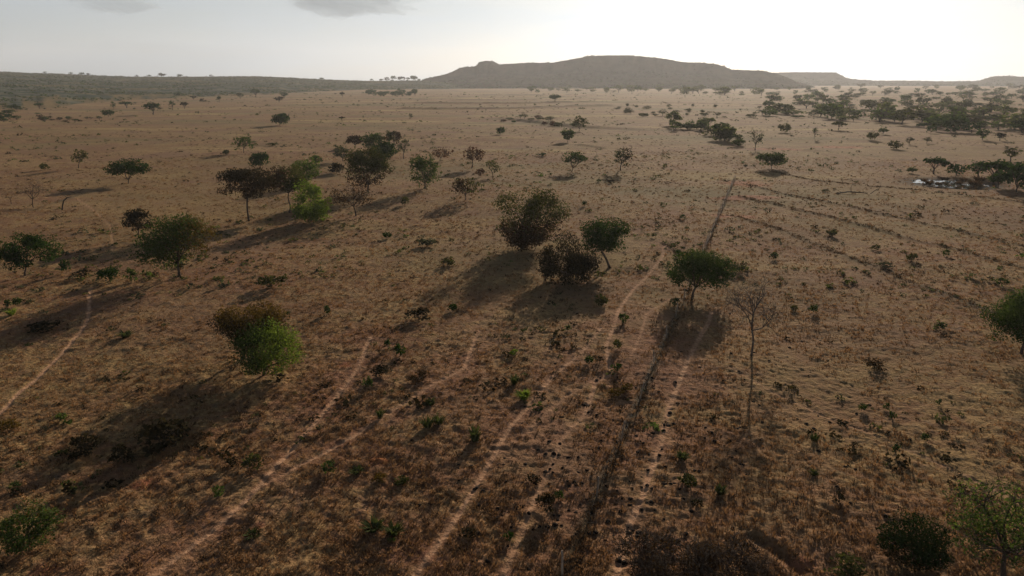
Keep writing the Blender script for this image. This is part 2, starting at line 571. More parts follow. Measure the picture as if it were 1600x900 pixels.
def skeleton(base, fork, cen, rad, rng, n1=6, n2=3, n3=0, r0=0.16, umbrella=False, n4=0, low=False, limb=1.0, given=None):
    """trunk + limbs reaching into the crown; returns tubes and limb ends"""
    V, F = [], []
    base = np.asarray(base, float); fork = np.asarray(fork, float)
    cen = np.asarray(cen, float); rad = np.asarray(rad, float)
    p = bend(base, fork, 6, 0.05, rng)
    p[0] = base
    flare = [1.45, 1.05, .95, .9, .85, .8]
    tube(p, [r0 * k for k in flare], 8, V, F)
    ends = []

    def target(sc, ref=None):
        for _ in range(30):
            d = rand_dir(1, rng)[0]
            if umbrella and d[2] < -0.1: continue
            if not umbrella and d[2] < (-.95 if low else -0.65): continue
            q = cen + d * rad * sc * rng.uniform(0.75, 1.0)
            if ref is None: return q
            if np.linalg.norm((q - ref) / rad) < 0.85: return q
        return q
    twigs = []
    for i in range(n1):
        a = 2 * math.pi * (i + rng.uniform(-.3, .3)) / n1
        el = rng.uniform(0.0, 0.9) if umbrella else rng.uniform(-1.0 if low else -0.4, 1.0)
        d = np.array([math.cos(a) * math.cos(el), math.sin(a) * math.cos(el), math.sin(el)])
        e = cen + d * rad * 0.72 * rng.uniform(.85, 1.1)
        if given is not None: e = given[i]
        l = bend(fork, e, 7, 0.07, rng, 0.10)
        r1 = r0 * rng.uniform(.42, .62) * limb
        tube(l, np.linspace(r1, r1 * 0.3, 7), 6, V, F)
        ends.append(e)
        for j in range(n2):
            k = rng.integers(2, 6)
            s = l[k]
            e2 = target(0.95 if n3 == 0 else 0.9, e)
            l2 = bend(s, e2, 6, 0.09, rng, 0.06)
            r2 = r1 * 0.5
            tube(l2, np.linspace(r2, r2 * .28, 6), 5, V, F)
            ends.append(e2)
            for m in range(n3):
                k2 = rng.integers(2, 5)
                e3 = l2[k2] + (rand_dir(1, rng)[0] + np.array([0, 0, .25]) + 0.6 * (l2[k2] - cen) / rad) * rad.mean() * rng.uniform(.25, .5)
                l3 = bend(l2[k2], e3, 4, 0.10, rng)
                r3 = max(r2 * .45, 0.012 * limb)
                tube(l3, np.linspace(r3, r3 * .35, 4), 4, V, F)
                for q in range(n4):
                    s4 = l3[rng.integers(1, 4)]
                    e4 = s4 + (rand_dir(1, rng)[0] + np.array([0, 0, .2]) + .6 * (s4 - cen) / rad) * rad.mean() * rng.uniform(.12, .28)
                    tube(bend(s4, e4, 3, 0.1, rng), [r3 * .5, r3 * .4, r3 * .2], 3, V, F)
    return np.vstack(V), F, np.array(ends)


def crown_leaves(cen, rad, ends, leaf, rng, dens=2.4, umbrella=False, ground_z=None, lobe=0.40, gap=0.35, taper=0.0, elong=1.5):
    cen = np.asarray(cen, float); rad = np.asarray(rad, float)
    nl = len(ends)
    # lobes: at the limb ends plus a few more over the crown's surface
    ex = rand_dir(max(5, nl // 2), rng)
    if umbrella: ex[:, 2] = np.abs(ex[:, 2]) * 0.8
    L = np.vstack([cen + (ends - cen) * 0.92, cen + ex * rad * rng.uniform(.35, .75, (len(ex), 1))])
    lr = rng.uniform(.6, 1.45, len(L)) * lobe
    n = int(1.25 * dens * 4 * math.pi * rad[0] * rad[2] / (leaf * leaf) * 0.8)
    w = lr ** 2; w /= w.sum()
    k = rng.choice(len(L), n, p=w)
    d = rand_dir(n, rng)
    flat = np.array([1, 1, 0.62 if umbrella else 0.72])
    r = rng.uniform(0.15, 1, n) ** 0.45
    P = L[k] + d * (lr[k] * r)[:, None] * np.maximum(rad, rad.mean() * 0.6) * flat
    # ragged gaps through the crown
    g = vnoise(P[:, 0] / (rad[0] * .28), P[:, 2] / (rad[0] * .22) + P[:, 1] / (rad[0] * .3), int(rng.integers(1000)))
    keep = g > gap * rng.uniform(.3, 1.2, n)
    q = np.linalg.norm((P - cen) / rad, axis=1)
    keep &= q < 1.12 + rng.normal(0, 0.05, n)
    if taper > 0:
        qz = np.clip(-(P[:, 2] - cen[2]) / rad[2], 0, 1)
        keep &= np.hypot((P[:, 0] - cen[0]) / rad[0], (P[:, 1] - cen[1]) / rad[1]) < 1.15 - taper * qz + rng.normal(0, .07, n)
    if umbrella:
        keep &= (P[:, 2] - cen[2]) > -rad[2] * (0.62 + 0.35 * rng.uniform(size=n))
    if ground_z is not None:
        keep &= P[:, 2] > ground_z + 0.05
    P = P[keep]; d = d[keep]; k = k[keep]
    nrm = d * 0.7 + np.array([0, 0, .6])
    lt = rng.normal(0, .16, len(L))
    tone = np.clip(0.42 + lt[k] + rng.normal(0, .2, len(P)), 0, 1)
    return leaf_quads(P, leaf * rng.uniform(.6, 1.3, len(P)), nrm, rng, elong, tone)


def plane_point(px, py, Y):
    v = ray(px, py)
    t = Y / v[1]
    return np.array([0, 0, CAM_H]) + v * t


def crown_box(bx, by, x0, y0, x1, y1, depth=0.0, minb=0.62):
    P = ground_at(bx, by)
    P[2] = rz(P[0], P[1])
    Y = P[1] + depth
    c = plane_point((x0 + x1) / 2, (y0 + y1) / 2, Y)
    v = c - np.array([0, 0, CAM_H])
    zc = v[1] * CP - v[2] * SP
    mpp = zc / FPX
    a = (x1 - x0) / 2 * mpp
    p = (y1 - y0) / 2 * mpp
    th = math.atan2(-v[2], math.hypot(v[0], v[1]))
    s, co = math.sin(th), math.cos(th)
    b = math.sqrt(max(p * p - (a * .9 * s) ** 2, (minb * p) ** 2)) / co
    return P, c, np.array([a * 1.1, a * 1.02, b * 1.12]), mpp


def tree(name, base, box, leafc, label, cat='tree', umbrella=False, dens=2.3, gap=0.35, lobe=0.35, n1=6, n2=3, n3=0, r0=None, forkf=0.5,
         bark=BARK, seed=0, group=None, second=None, lsize=1.5, elong=1.5, n4=0, depth=0.0, leaves=True, forkpx=None, low=False, limb=1.0, limbpx=None):
    rng = np.random.default_rng(1000 + seed)
    P, c, rad, mpp = crown_box(base[0], base[1], *box, depth=depth)
    leaf = min(max(mpp * 1.56 * lsize, 0.10), 1.2)
    if leaves:
        lowest = P[2] + 0.1
        c[2] = max(c[2], lowest + rad[2] * 0.5)
    o = root(name, tuple(P), label, cat, group)
    C = c - P
    if r0 is None:
        r0 = max(0.045 * (C[2] + rad[2]) ** 0.9, 0.03) * 0.55
    if forkpx is not None:
        fk = plane_point(forkpx[0], forkpx[1], P[1]) - P
    else:
        fk = np.array([C[0] * forkf * 0.7, C[1] * forkf, max(C[2] - rad[2] * 0.75, C[2] * .22) if not umbrella else max(C[2] - rad[2] * .9, C[2] * .3)])
    lp = None if limbpx is None else [plane_point(q[0], q[1], P[1] + rng.normal(0, rad[1] * .35)) - P for q in limbpx]
    V, F, ends = skeleton((0, 0, -0.15), fk, C, rad, rng, n1, n2, n3, r0, umbrella, n4, low, limb, lp)
    if not leaves:
        # trunk up to the fork and its branches are two parts
        nv = 48; nf = 5 * 8 + 2
        link('trunk', new_mesh('trunk', V[:nv], F[:nf], [bark], smooth_sh=True), o)
        link('branches', new_mesh('branches', V[nv:], [tuple(i - nv for i in f) for f in F[nf:]], [bark], smooth_sh=True), o)
        return o
    link('trunk', new_mesh('trunk', V, F, [bark], smooth_sh=True), o)
    LV, LF, tn = crown_leaves(C, rad, ends, leaf, rng, dens, umbrella, 0.0, lobe, gap, taper=.75 if (low and box[3] - box[1] > 70 and leafc != 'bright') else 0, elong=elong)
    if second is None:
        link('crown', new_mesh('crown', LV, LF, [LEAF[leafc]], attrs={'tone': ('FACE', tn)}), o)
    else:
        col2, fn = second
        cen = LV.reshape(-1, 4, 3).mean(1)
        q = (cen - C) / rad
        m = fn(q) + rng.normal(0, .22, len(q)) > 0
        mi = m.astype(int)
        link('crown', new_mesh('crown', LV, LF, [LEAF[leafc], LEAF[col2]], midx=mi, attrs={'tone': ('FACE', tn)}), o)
    return o


# ------------------------------------------------------------------ the main trees
T = tree
T('broad_tree', (200, 287), (172, 248, 231, 286), 'dark', 'dark green broad-crowned tree with short split trunk, alone on the left plain', umbrella=True, seed=1, dens=2.3, n1=7, gap=.4)
T('broad_tree', (39, 430), (2, 365, 84, 424), 'dark', 'dark green round tree at the left edge, by low dark bushes', seed=2, gap=.4, n1=7)
T('round_tree', (217, 372), (196, 328, 236, 362), 'darkbrown', 'small dark brown tree tucked behind the big green and orange tree', seed=3)
T('spreading_tree', (280, 432), (219, 337, 332, 420), 'green', 'large spreading green tree with orange-brown leaves on its right side', seed=4, gap=.45, n1=8, n2=4, umbrella=False, dens=2.1,
  second=('gold', lambda q: q[:, 0] - 0.45), lobe=.36)
T('tall_tree', (389, 345), (345, 262, 431, 311), 'darkbrown', 'dark brown flat-crowned tree on a tall bare trunk, left of the clump', lobe=.36, dens=2.3, seed=5, n1=7, gap=.42, r0=.17, second=('brown', lambda q: -q[:, 2]))
T('slender_tree', (452, 332), (424, 256, 480, 306), 'olive', 'dark olive slender tree between the tall brown tree and lime shrub', seed=6, gap=.45, r0=.13, second=('brown', lambda q: -.2 - q[:, 0]))
T('round_tree', (476, 288), (454, 247, 498, 286), 'fresh', 'pale green tree half hidden behind the slender olive tree', seed=7, gap=.5, dens=1.7)
T('lime_shrub', (487, 345), (457, 286, 516, 347), 'bright', 'bright lime green upright shrub leafy down to the ground', 'shrub', seed=8, low=True, gap=.3, lobe=.33, forkf=.2)
T('twiggy_tree', (556, 337), (508, 288, 586, 326), 'brown', 'brown almost leafless twiggy tree leaning left beside the lime shrub', seed=9, dens=.55, n1=7, n2=5, n3=4, gap=.5)
T('two_toned_tree', (576, 300), (540, 232, 609, 294), 'olive', 'big tree with olive green top and reddish brown lower crown', seed=10, low=True, n1=8, second=('brown', lambda q: -0.12 - q[:, 2]), gap=.42)
T('dome_tree', (603, 247), (582, 222, 620, 248), 'dark', 'dense very dark dome-shaped tree just behind the two-toned tree', seed=11, dens=3.4, gap=.1, lobe=.5, low=True)
T('round_tree', (555, 232), (542, 210, 567, 228), 'brown', 'small brown tree leftmost at the back of the clump', seed=12)
T('round_tree', (588, 236), (566, 206, 606, 234), 'green', 'mid green round tree at the back of the clump', seed=13, second=('brown', lambda q: q[:, 0] - .6))
T('round_tree', (616, 228), (604, 204, 627, 225), 'olive', 'brownish olive tree rightmost in the back row of the clump', seed=14, second=('brown', lambda q: q[:, 0]))
T('thin_tree', (631, 248), (621, 214, 642, 240), 'grey', 'thin grey-green see-through tree right of the dark dome tree', seed=15, dens=.8, gap=.55, n2=4)
T('thin_tree', (536, 252), (521, 226, 545, 249), 'grey', 'small grey-green tree left of the two-toned tree', seed=16, dens=1.4, gap=.5)
T('low_tree', (526, 271), (511, 256, 540, 271), 'darkbrown', 'low dark mounded bush below the left end of the clump', 'bush', seed=17, dens=1.9)
T('open_tree', (664, 294), (640, 237, 686, 291), 'green', 'tall green open-crowned tree with side foliage, right of the clump', seed=18, low=True, gap=.55, dens=1.8, n1=7, n2=4)
T('twiggy_tree', (687, 251), (674, 227, 708, 248), 'red', 'purple-brown leafless shrub tree behind the open green tree', seed=19, dens=.7, n2=4, n3=3, gap=.5)
T('reddish_tree', (737, 263), (726, 228, 755, 253), 'red', 'small reddish brown tree on thin trunk in the open grass', seed=20, dens=1.3, gap=.5)
T('brown_tree', (727, 312), (705, 278, 753, 308), 'brown', 'brown-green low tree with many stems, casting a shadow on open grass', seed=21, gap=.5, dens=1.5, second=('olive', lambda q: q[:, 0] - .1), n1=8, forkf=.2)
T('large_tree', (815, 389), (772, 288, 881, 390), 'olive', 'largest olive brown tree in the middle with ragged crown to the ground', seed=22, low=True, n1=9, n2=4, gap=.5, dens=2.4, lobe=.32, second=('brown', lambda q: -.1 - q[:, 2]), r0=.22)
T('shaggy_tree', (882, 440), (842, 371, 935, 450), 'darkbrown', 'very dark brown shaggy tree with drooping foliage next to a leaning trunk', seed=23, low=True, n1=8, n2=4, gap=.42, dens=2.8, lobe=.34, forkf=.2)
T('leaning_tree', (953, 417), (905, 342, 989, 399), 'dark', 'dark green tree on a leaning bent trunk, right of the shaggy tree', seed=24, n1=8, gap=.33, lobe=.38, r0=.16, dens=2.6, forkpx=(940, 392))
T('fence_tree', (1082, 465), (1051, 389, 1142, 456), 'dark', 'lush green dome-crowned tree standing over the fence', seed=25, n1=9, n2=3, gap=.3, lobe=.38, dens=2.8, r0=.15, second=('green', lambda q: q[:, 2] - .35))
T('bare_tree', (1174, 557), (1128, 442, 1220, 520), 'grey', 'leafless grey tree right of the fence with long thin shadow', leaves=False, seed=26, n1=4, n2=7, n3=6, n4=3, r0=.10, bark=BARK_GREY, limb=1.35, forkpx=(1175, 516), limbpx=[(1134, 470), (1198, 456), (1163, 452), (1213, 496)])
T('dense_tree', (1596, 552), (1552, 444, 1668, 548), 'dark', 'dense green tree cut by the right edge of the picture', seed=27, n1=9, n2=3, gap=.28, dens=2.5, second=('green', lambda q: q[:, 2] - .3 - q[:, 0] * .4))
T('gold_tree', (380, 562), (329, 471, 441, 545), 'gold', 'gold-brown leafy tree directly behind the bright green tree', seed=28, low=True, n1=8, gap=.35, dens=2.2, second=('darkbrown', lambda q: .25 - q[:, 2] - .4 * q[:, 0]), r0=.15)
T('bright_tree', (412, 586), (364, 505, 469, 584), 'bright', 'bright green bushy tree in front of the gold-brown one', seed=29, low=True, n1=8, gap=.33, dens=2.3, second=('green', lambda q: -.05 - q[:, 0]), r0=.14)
T('dark_bush', (1432, 880), (1378, 801, 1480, 892), 'black', 'very dark leafy bush near the bottom right corner', 'bush', seed=30, low=True, gap=.35, dens=2.0, n1=8, second=('darkbrown', lambda q: -.2 - q[:, 2]), forkf=.2)
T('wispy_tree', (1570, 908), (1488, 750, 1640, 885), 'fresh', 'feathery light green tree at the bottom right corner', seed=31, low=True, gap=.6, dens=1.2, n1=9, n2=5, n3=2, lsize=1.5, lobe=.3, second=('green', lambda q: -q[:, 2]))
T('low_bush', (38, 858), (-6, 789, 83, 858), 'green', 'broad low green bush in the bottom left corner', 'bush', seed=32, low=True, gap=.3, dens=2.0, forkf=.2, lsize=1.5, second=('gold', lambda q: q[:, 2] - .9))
T('forked_tree', (893, 268), (880, 237, 919, 264), 'green', 'small green round tree on several thin stems, beyond the large olive tree', umbrella=True, seed=33, dens=2, gap=.45)
T('conical_tree', (970, 266), (958, 227, 987, 258), 'grey', 'grey-brown pointed tree with bare lower branches, mid-distance', seed=34, dens=1.0, gap=.55, n2=4, n3=2, second=('darkbrown', lambda q: q[:, 0] - .1 + q[:, 2] * .3))
T('thin_tree', (381, 238), (367, 209, 395, 234), 'green', 'small slim green tree far left with feathery crown', seed=35, dens=1.4, gap=.5)
T('round_tree', (437, 196), (425, 177, 451, 194), 'dark', 'isolated round dark green tree on the far plain', seed=36, dens=3.2, gap=.1, lobe=.45, low=True)
T('round_tree', (407, 263), (391, 237, 423, 261), 'dark', 'dark round tree directly behind the tall brown tree', seed=37)
T('thin_tree', (123, 263), (114, 233, 136, 257), 'olive', 'small sparse green tree at the far left above a dead stub', seed=38, dens=1.1, gap=.5)
T('twiggy_tree', (53, 325), (24, 282, 74, 314), 'red', 'bare brown spreading shrub tree near the left edge', seed=39, leaves=False, n1=7, n2=5, n3=4, n4=1, r0=.10)
T('slim_bare_tree', (18, 319), (6, 298, 24, 313), 'red', 'thin leafless sapling at the far left edge', seed=40, leaves=False, n1=5, n2=3, n3=2, r0=.05)
T('leaning_shrub_tree', (851, 438), (843, 388, 872, 424), 'darkbrown', 'slim leaning tree with thin dark crown, left side of shaggy tree', seed=41, dens=1.1, gap=.5, r0=.09, forkpx=(862, 418))
T('round_bush', (1205, 264), (1184, 236, 1227, 262), 'green', 'rounded green bush beyond the far end of the fence', 'bush', seed=42, low=True, gap=.3, forkf=.2)
T('round_bush', (782, 210), (775, 199, 790, 209), 'dark', 'small dark round bush alone on the far plain above the large tree', 'bush', seed=43)
T('round_bush', (887, 222), (877, 202, 899, 220), 'green', 'small green bush with shadow below the eroded bank', 'bush', seed=44, gap=.4)
T('thin_bush', (905, 205), (895, 183, 917, 203), 'olive', 'thin olive bush on the eroded bank', 'bush', seed=45, dens=1.3, gap=.5)
T('round_tree', (867, 160), (858, 148, 876, 158), 'dark', 'lone round tree on the terraced field below the mesa', umbrella=True, seed=46, dens=2.5, gap=.2)
T('thin_tree', (1180, 234), (1168, 203, 1194, 228), 'grey', 'thin leafless tree above the far end of the fence', seed=47, dens=.6, gap=.5, n2=4, n3=2)
T('thin_tree', (770, 278), (757, 250, 782, 272), 'olive', 'sparse pale green sapling right of the reddish tree', seed=48, dens=.9, gap=.55)
T('round_bush', (748, 277), (742, 263, 757, 276), 'red', 'low brown bush right below the reddish tree', 'bush', seed=49, dens=1.4)
T('round_bush', (493, 258), (484, 243, 503, 256), 'fresh', 'small light green bush behind the pale green tree', 'bush', seed=50)

# bent dead stub
P = ground_at(97, 328); P[2] = rz(P[0], P[1])
s_ = 0.26
V, F = [], []
tube([(0, 0, -.1), (.25, 0, .9), (.7, 0, 1.9), (1.5, 0, 2.5), (2.3, .1, 2.7)], [.16, .14, .12, .10, .06], 7, V, F)
tube([(1.5, 0, 2.5), (.8, .1, 3.0), (-.3, .1, 3.4)], [.06, .045, .02], 5, V, F)
o = root('dead_stub', tuple(P), 'bent leafless dead trunk leaning right on the left plain', 'dead tree')
link('trunk', new_mesh('trunk', np.vstack(V), F, [BARK], smooth_sh=True), o)

# fallen branches on the right plain
P = ground_at(1332, 303); P[2] = rz(P[0], P[1])
V, F = [], []
tube([(-4, 0, .1), (-1, .2, .5), (2, 0, .35), (3.5, .3, .1)], [.12, .16, .12, .06], 6, V, F)
tube([(-.3, .2, .4), (-.5, .2, 1.5), (-.2, .1, 2.6)], [.07, .05, .02], 5, V, F)
tube([(4.2, .2, -.05), (5.5, .2, 1.0), (6.2, .2, 1.3), (6.4, .3, 2.8)], [.08, .07, .05, .02], 5, V, F)
tube([(-2.5, .2, .3), (-3.4, .5, .9), (-4.6, .6, .7)], [.05, .04, .02], 5, V, F)
o = root('fallen_branches', tuple(P), 'fallen dead branches lying on the grass in front of the pond', 'branch')
link('limbs', new_mesh('limbs', np.vstack(V), F, [BARK], smooth_sh=True), o)


# ------------------------------------------------------------------ shared shapes for far trees and small bushes
def proto_mesh(kind, leafc, seed, leaf):
    """unit tree (height about 1): leaves and trunk in one mesh"""
    rng = np.random.default_rng(5000 + seed)
    if kind == 'tree':
        C = np.array([rng.uniform(-.05, .05), 0, .62]); rad = np.array([.55, .52, .38]) * rng.uniform(.9, 1.1, 3); um = seed % 2 == 0
        V, F, ends = skeleton((0, 0, -.03), (0.02, 0, .25), C, rad, rng, 6, 2, 0, .035, um)
        LV, LF, tn = crown_leaves(C, rad, ends, leaf, rng, 1.9, um, 0, .38, .38)
    elif kind == 'bush':
        C = np.array([0, 0, .42]); rad = np.array([.62, .58, .5]) * rng.uniform(.85, 1.15, 3)
        V, F, ends = skeleton((0, 0, -.03), (0, 0, .12), C, rad, rng, 6, 2, 0, .02, False)
        LV, LF, tn = crown_leaves(C, rad, ends, leaf, rng, 1.5, False, 0, .36, .42)
    elif kind == 'thin':
        C = np.array([0, 0, .6]); rad = np.array([.42, .4, .42])
        V, F, ends = skeleton((0, 0, -.03), (0, 0, .25), C, rad, rng, 6, 3, 2, .025, False)
        LV, LF, tn = crown_leaves(C, rad, ends, leaf, rng, .7, False, 0, .36, .5)
    elif kind == 'twigs':
        C = np.array([0, 0, .5]); rad = np.array([.6, .55, .5])
        V, F, ends = skeleton((0, 0, -.03), (0, 0, .08), C, rad, rng, 8, 4, 3, .014, False, 2)
        LV, LF, tn = crown_leaves(C, rad, ends, leaf, rng, .25, False, 0, .36, .4)
    elif kind == 'tuft':
        n = 90
        a = rng.uniform(0, 2 * math.pi, n); r = np.sqrt(rng.uniform(0, 1, n)) * .3
        b0 = np.stack([np.cos(a) * r, np.sin(a) * r, np.full(n, -.03)], 1)
        lean = np.stack([np.cos(a), np.sin(a), np.zeros(n)], 1) * rng.uniform(.1, .6, (n, 1))
        tip = b0 + lean + np.array([0, 0, 1]) * rng.uniform(.5, 1.0, (n, 1))
        w = np.stack([-np.sin(a), np.cos(a), np.zeros(n)], 1) * .055
        md = b0 + lean * .3 + (tip - b0 - lean) * .6 * np.array([0, 0, 1])
        LV = np.stack([b0 - w * .6, md - w, tip, md + w], 1).reshape(-1, 3)
        LF = np.arange(n * 4).reshape(n, 4); tn = np.clip(rng.normal(.5, .25, n), 0, 1)
        return new_mesh(kind, LV, LF, [LEAF[leafc]], attrs={'tone': ('FACE', tn)})
    nv = len(V)
    VV = np.vstack([V, LV])
    FF = [tuple(f) for f in F] + [tuple(int(i) + nv for i in f) for f in LF]
    mi = [1] * len(F) + [0] * len(LF)
    tone = np.concatenate([np.zeros(len(F)), tn])
    return new_mesh(kind, VV, FF, [LEAF[leafc], BARK], midx=mi, attrs={'tone': ('FACE', tone)})


_protos = {}


def proto(kind, leafc, var, leaf):
    k = (kind, leafc, var, leaf)
    if k not in _protos:
        _protos[k] = proto_mesh(kind, leafc, hash_str(kind + leafc) % 400 + var, leaf)
    return _protos[k]


def hash_str(s):
    h = 7
    for ch in s:
        h = (h * 31 + ord(ch)) % 100003
    return h


PRNG = random.Random(5)


def put(name, kind, leafc, px, py, w_px, h_px, label, cat, group=None, leaf=0.13, var=None, on=None):
    """a copy standing on the ground point under pixel (px, py), w and h its size in the photo"""
    P = ground_at(px, py) if on is None else np.array(on, float)
    if on is None: P[2] = rz(P[0], P[1])
    zc = P[1] * CP - (P[2] - CAM_H) * SP
    mpp = zc / FPX
    me = proto(kind, leafc, PRNG.randrange(3) if var is None else var, leaf)
    o = link(name, me, None, tuple(P))
    w = w_px * mpp / {'tree': 1.1, 'bush': 1.2, 'thin': .84, 'twigs': 1.2, 'tuft': .9}[kind]
    h = h_px * mpp
    th = math.atan2(CAM_H, math.hypot(P[0], P[1]))
    h = math.sqrt(max(h * h - (w * .9 * math.sin(th)) ** 2, (h * .5) ** 2)) / math.cos(th)
    o.scale = (w, w, h)
    o.rotation_euler = (0, 0, PRNG.uniform(0, 6.28))
    return tag(o, label, cat, group)


# (px, base y, width, height, kind, leaf colour, label)
FARTREES = [
    (240, 179, 28, 19, 'tree', 'dark', 'dark leaning flat-topped tree on the far left plain'),
    (198, 169, 22, 11, 'tree', 'dark', 'wide low dark tree left of the leaning flat-topped one'),
    (178, 171, 9, 12, 'thin', 'green', 'small pale green tree between two dark trees, far left'),
    (170, 183, 20, 13, 'bush', 'dark', 'dense black-green bush in front of the pale small tree, far left'),
    (270, 172, 12, 15, 'thin', 'green', 'grey-green upright tree right of the leaning flat-topped one'),
    (289, 170, 14, 10, 'tree', 'darkbrown', 'small dark tree right of the grey-green upright tree'),
    (277, 151, 13, 7, 'tree', 'dark', 'tiny flat dark tree at the foot of the left ridge'),
    (303, 156, 11, 7, 'tree', 'darkbrown', 'tiny dark tree on the rise below the ridge, before a second one'),
    (317, 160, 12, 7, 'bush', 'darkbrown', 'tiny dark bush low on the rise below the left ridge'),
    (343, 160, 7, 10, 'tree', 'dark', 'tiny narrow dark tree on the rise below the left ridge'),
    (375, 154, 15, 9, 'tree', 'olive', 'tiny brownish tree left of the bright green far tree'),
    (400, 152, 16, 13, 'tree', 'green', 'small green tree on the rise under the left ridge'),
    (436, 160, 17, 10, 'tree', 'darkbrown', 'front dark tree of the far pair below the ridge'),
    (444, 153, 13, 9, 'tree', 'dark', 'rear dark tree of the far pair below the ridge'),
    (510, 141, 10, 7, 'tree', 'dark', 'left tree of the two near the ridge foot, tiny and dark'),
    (520, 140, 9, 7, 'tree', 'dark', 'right tree of the two near the ridge foot, tiny and dark'),
    (535, 152, 9, 8, 'tree', 'darkbrown', 'tiny brown tree alone left of the far grove'),
    (571, 134, 9, 6, 'tree', 'dark', 'tiny round tree at the foot of the ridge above the far grove'),
    (71, 190, 13, 9, 'bush', 'dark', 'dark round bush near the left edge of the far plain'),
    (93, 188, 12, 6, 'bush', 'darkbrown', 'low brown bush right of the dark round one, far left'),
    (107, 187, 10, 6, 'bush', 'dark', 'low dark bush beside a pale strip, far left'),
    (534, 188, 9, 6, 'tree', 'darkbrown', 'tiny dark tree in the middle of the far plain'),
    (642, 187, 8, 10, 'thin', 'grey', 'tiny thin grey tree on the far plain'),
    (1425, 271, 17, 13, 'bush', 'green', 'small green bush at the left tip of the pond'),
    (1459, 272, 38, 28, 'tree', 'dark', 'dark green tree behind the left half of the pond'),
    (1494, 274, 34, 22, 'bush', 'dark', 'dark rounded bush behind the middle of the pond'),
    (1528, 276, 36, 24, 'tree', 'dark', 'dark tree behind the right tip of the pond'),
    (1553, 288, 55, 40, 'tree', 'dark', 'big dark tree on the right bank of the pond'),
    (1588, 300, 70, 54, 'bush', 'dark', 'largest dark bushy tree right of the pond at the edge'),
    (1560, 292, 40, 30, 'bush', 'green', 'green bush spilling over the pond’s right bank'),
    (1578, 252, 34, 24, 'thin', 'olive', 'see-through pale tree behind the pond trees'),
    (1397, 233, 24, 16, 'bush', 'olive', 'bush with dark base between pond and fence, far right'),
    (1420, 226, 14, 12, 'thin', 'grey', 'grey thin bush right of the one with dark base'),
    (1363, 219, 16, 15, 'bush', 'olive', 'olive bush left of the one with dark base'),
    (1380, 210, 17, 14, 'bush', 'green', 'green bush behind the olive one, right plain'),
    (1272, 217, 9, 18, 'thin', 'green', 'narrow upright green bush on the right plain'),
    (1225, 207, 18, 16, 'bush', 'olive', 'olive bush at the left end of the right woodland'),
    (1310, 203, 20, 14, 'tree', 'olive', 'olive tree in front of the right woodland'),
    (1535, 219, 20, 17, 'tree', 'dark', 'left dark tree of the pair above the pond'),
    (1562, 220, 19, 14, 'tree', 'darkbrown', 'right dark tree of the pair above the pond'),
    (1448, 224, 15, 10, 'thin', 'olive', 'small see-through bush above the left tip of the pond'),
    (1290, 300, 14, 6, 'bush', 'grey', 'low grey scrub on the plain left of the fallen branches'),
]
for (px, by, w, h, k, c, lab) in FARTREES:
    nm = {'tree': 'far_tree', 'bush': 'bush', 'thin': 'thin_tree', 'tuft': 'tuft'}[k]
    put(nm, k, c, px, by, w, h, lab, 'bush' if k == 'bush' else 'tree')

# groups that nothing tells apart
def belt(n, x0, x1, yf, wr, hr, kinds, cols, name, label, cat, group, seed):
    r = random.Random(seed)
    for i in range(n):
        px = r.uniform(x0, x1)
        a, b = yf(px)
        py = a + (b - a) * r.random() ** 0.9
        s = (py - 118) / 60.0
        s = max(.45, min(1.6, s)) * r.uniform(.7, 1.35)
        put(name, r.choice(kinds), r.choice(cols), px, py, wr * s * .7 * r.uniform(.7, 1.2), hr * s * .52 * r.uniform(.6, 1.5), label, cat, group)


belt(34, 576, 650, lambda x: (146, 150.5), 26, 19, ['tree', 'bush'], ['green', 'dark', 'dark'], 'grove_tree', 'dark round tree in the dense far grove left of the mesa', 'tree', 'trees of the far grove', 1)
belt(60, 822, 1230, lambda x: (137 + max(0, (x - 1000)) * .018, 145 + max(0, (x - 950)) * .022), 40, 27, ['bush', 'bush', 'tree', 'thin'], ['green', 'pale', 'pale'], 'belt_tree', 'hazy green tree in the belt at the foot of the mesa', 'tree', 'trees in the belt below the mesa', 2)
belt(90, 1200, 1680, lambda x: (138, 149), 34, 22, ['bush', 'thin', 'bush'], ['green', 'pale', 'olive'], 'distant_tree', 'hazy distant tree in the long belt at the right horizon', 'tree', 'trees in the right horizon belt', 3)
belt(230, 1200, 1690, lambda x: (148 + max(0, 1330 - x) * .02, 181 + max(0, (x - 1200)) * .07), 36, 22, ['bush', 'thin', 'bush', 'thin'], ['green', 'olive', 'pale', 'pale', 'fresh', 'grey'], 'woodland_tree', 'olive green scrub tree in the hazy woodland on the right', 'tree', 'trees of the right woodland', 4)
belt(16, 1440, 1690, lambda x: (196, 208 + (x - 1440) * .02), 30, 20, ['tree', 'bush'], ['dark', 'dark', 'green'], 'woodland_edge_tree', 'dark green tree along the front edge of the right woodland', 'tree', 'dark trees at the woodland front', 5)
belt(16, 1045, 1108, lambda x: (195, 205), 20, 17, ['bush', 'tree'], ['green', 'pale', 'fresh'], 'gully_bush', 'green bush in the thicket at the end of the eroded bank', 'bush', 'bushes of the bank thicket', 6)
belt(14, 1112, 1158, lambda x: (204 + (x - 1112) * .4, 214 + (x - 1112) * .42), 24, 20, ['bush', 'tree'], ['green', 'pale', 'olive'], 'gully_bush', 'olive bush in the thicket running down toward the fence end', 'bush', 'bushes of the fence end thicket', 7)
belt(18, 770, 915, lambda x: (181 + (x - 770) * .07, 191 + (x - 770) * .07), 15, 10, ['bush', 'thin'], ['green', 'scrub', 'red'], 'bank_shrub', 'small shrub growing along the reddish eroded bank', 'shrub', 'shrubs on the eroded bank', 8)
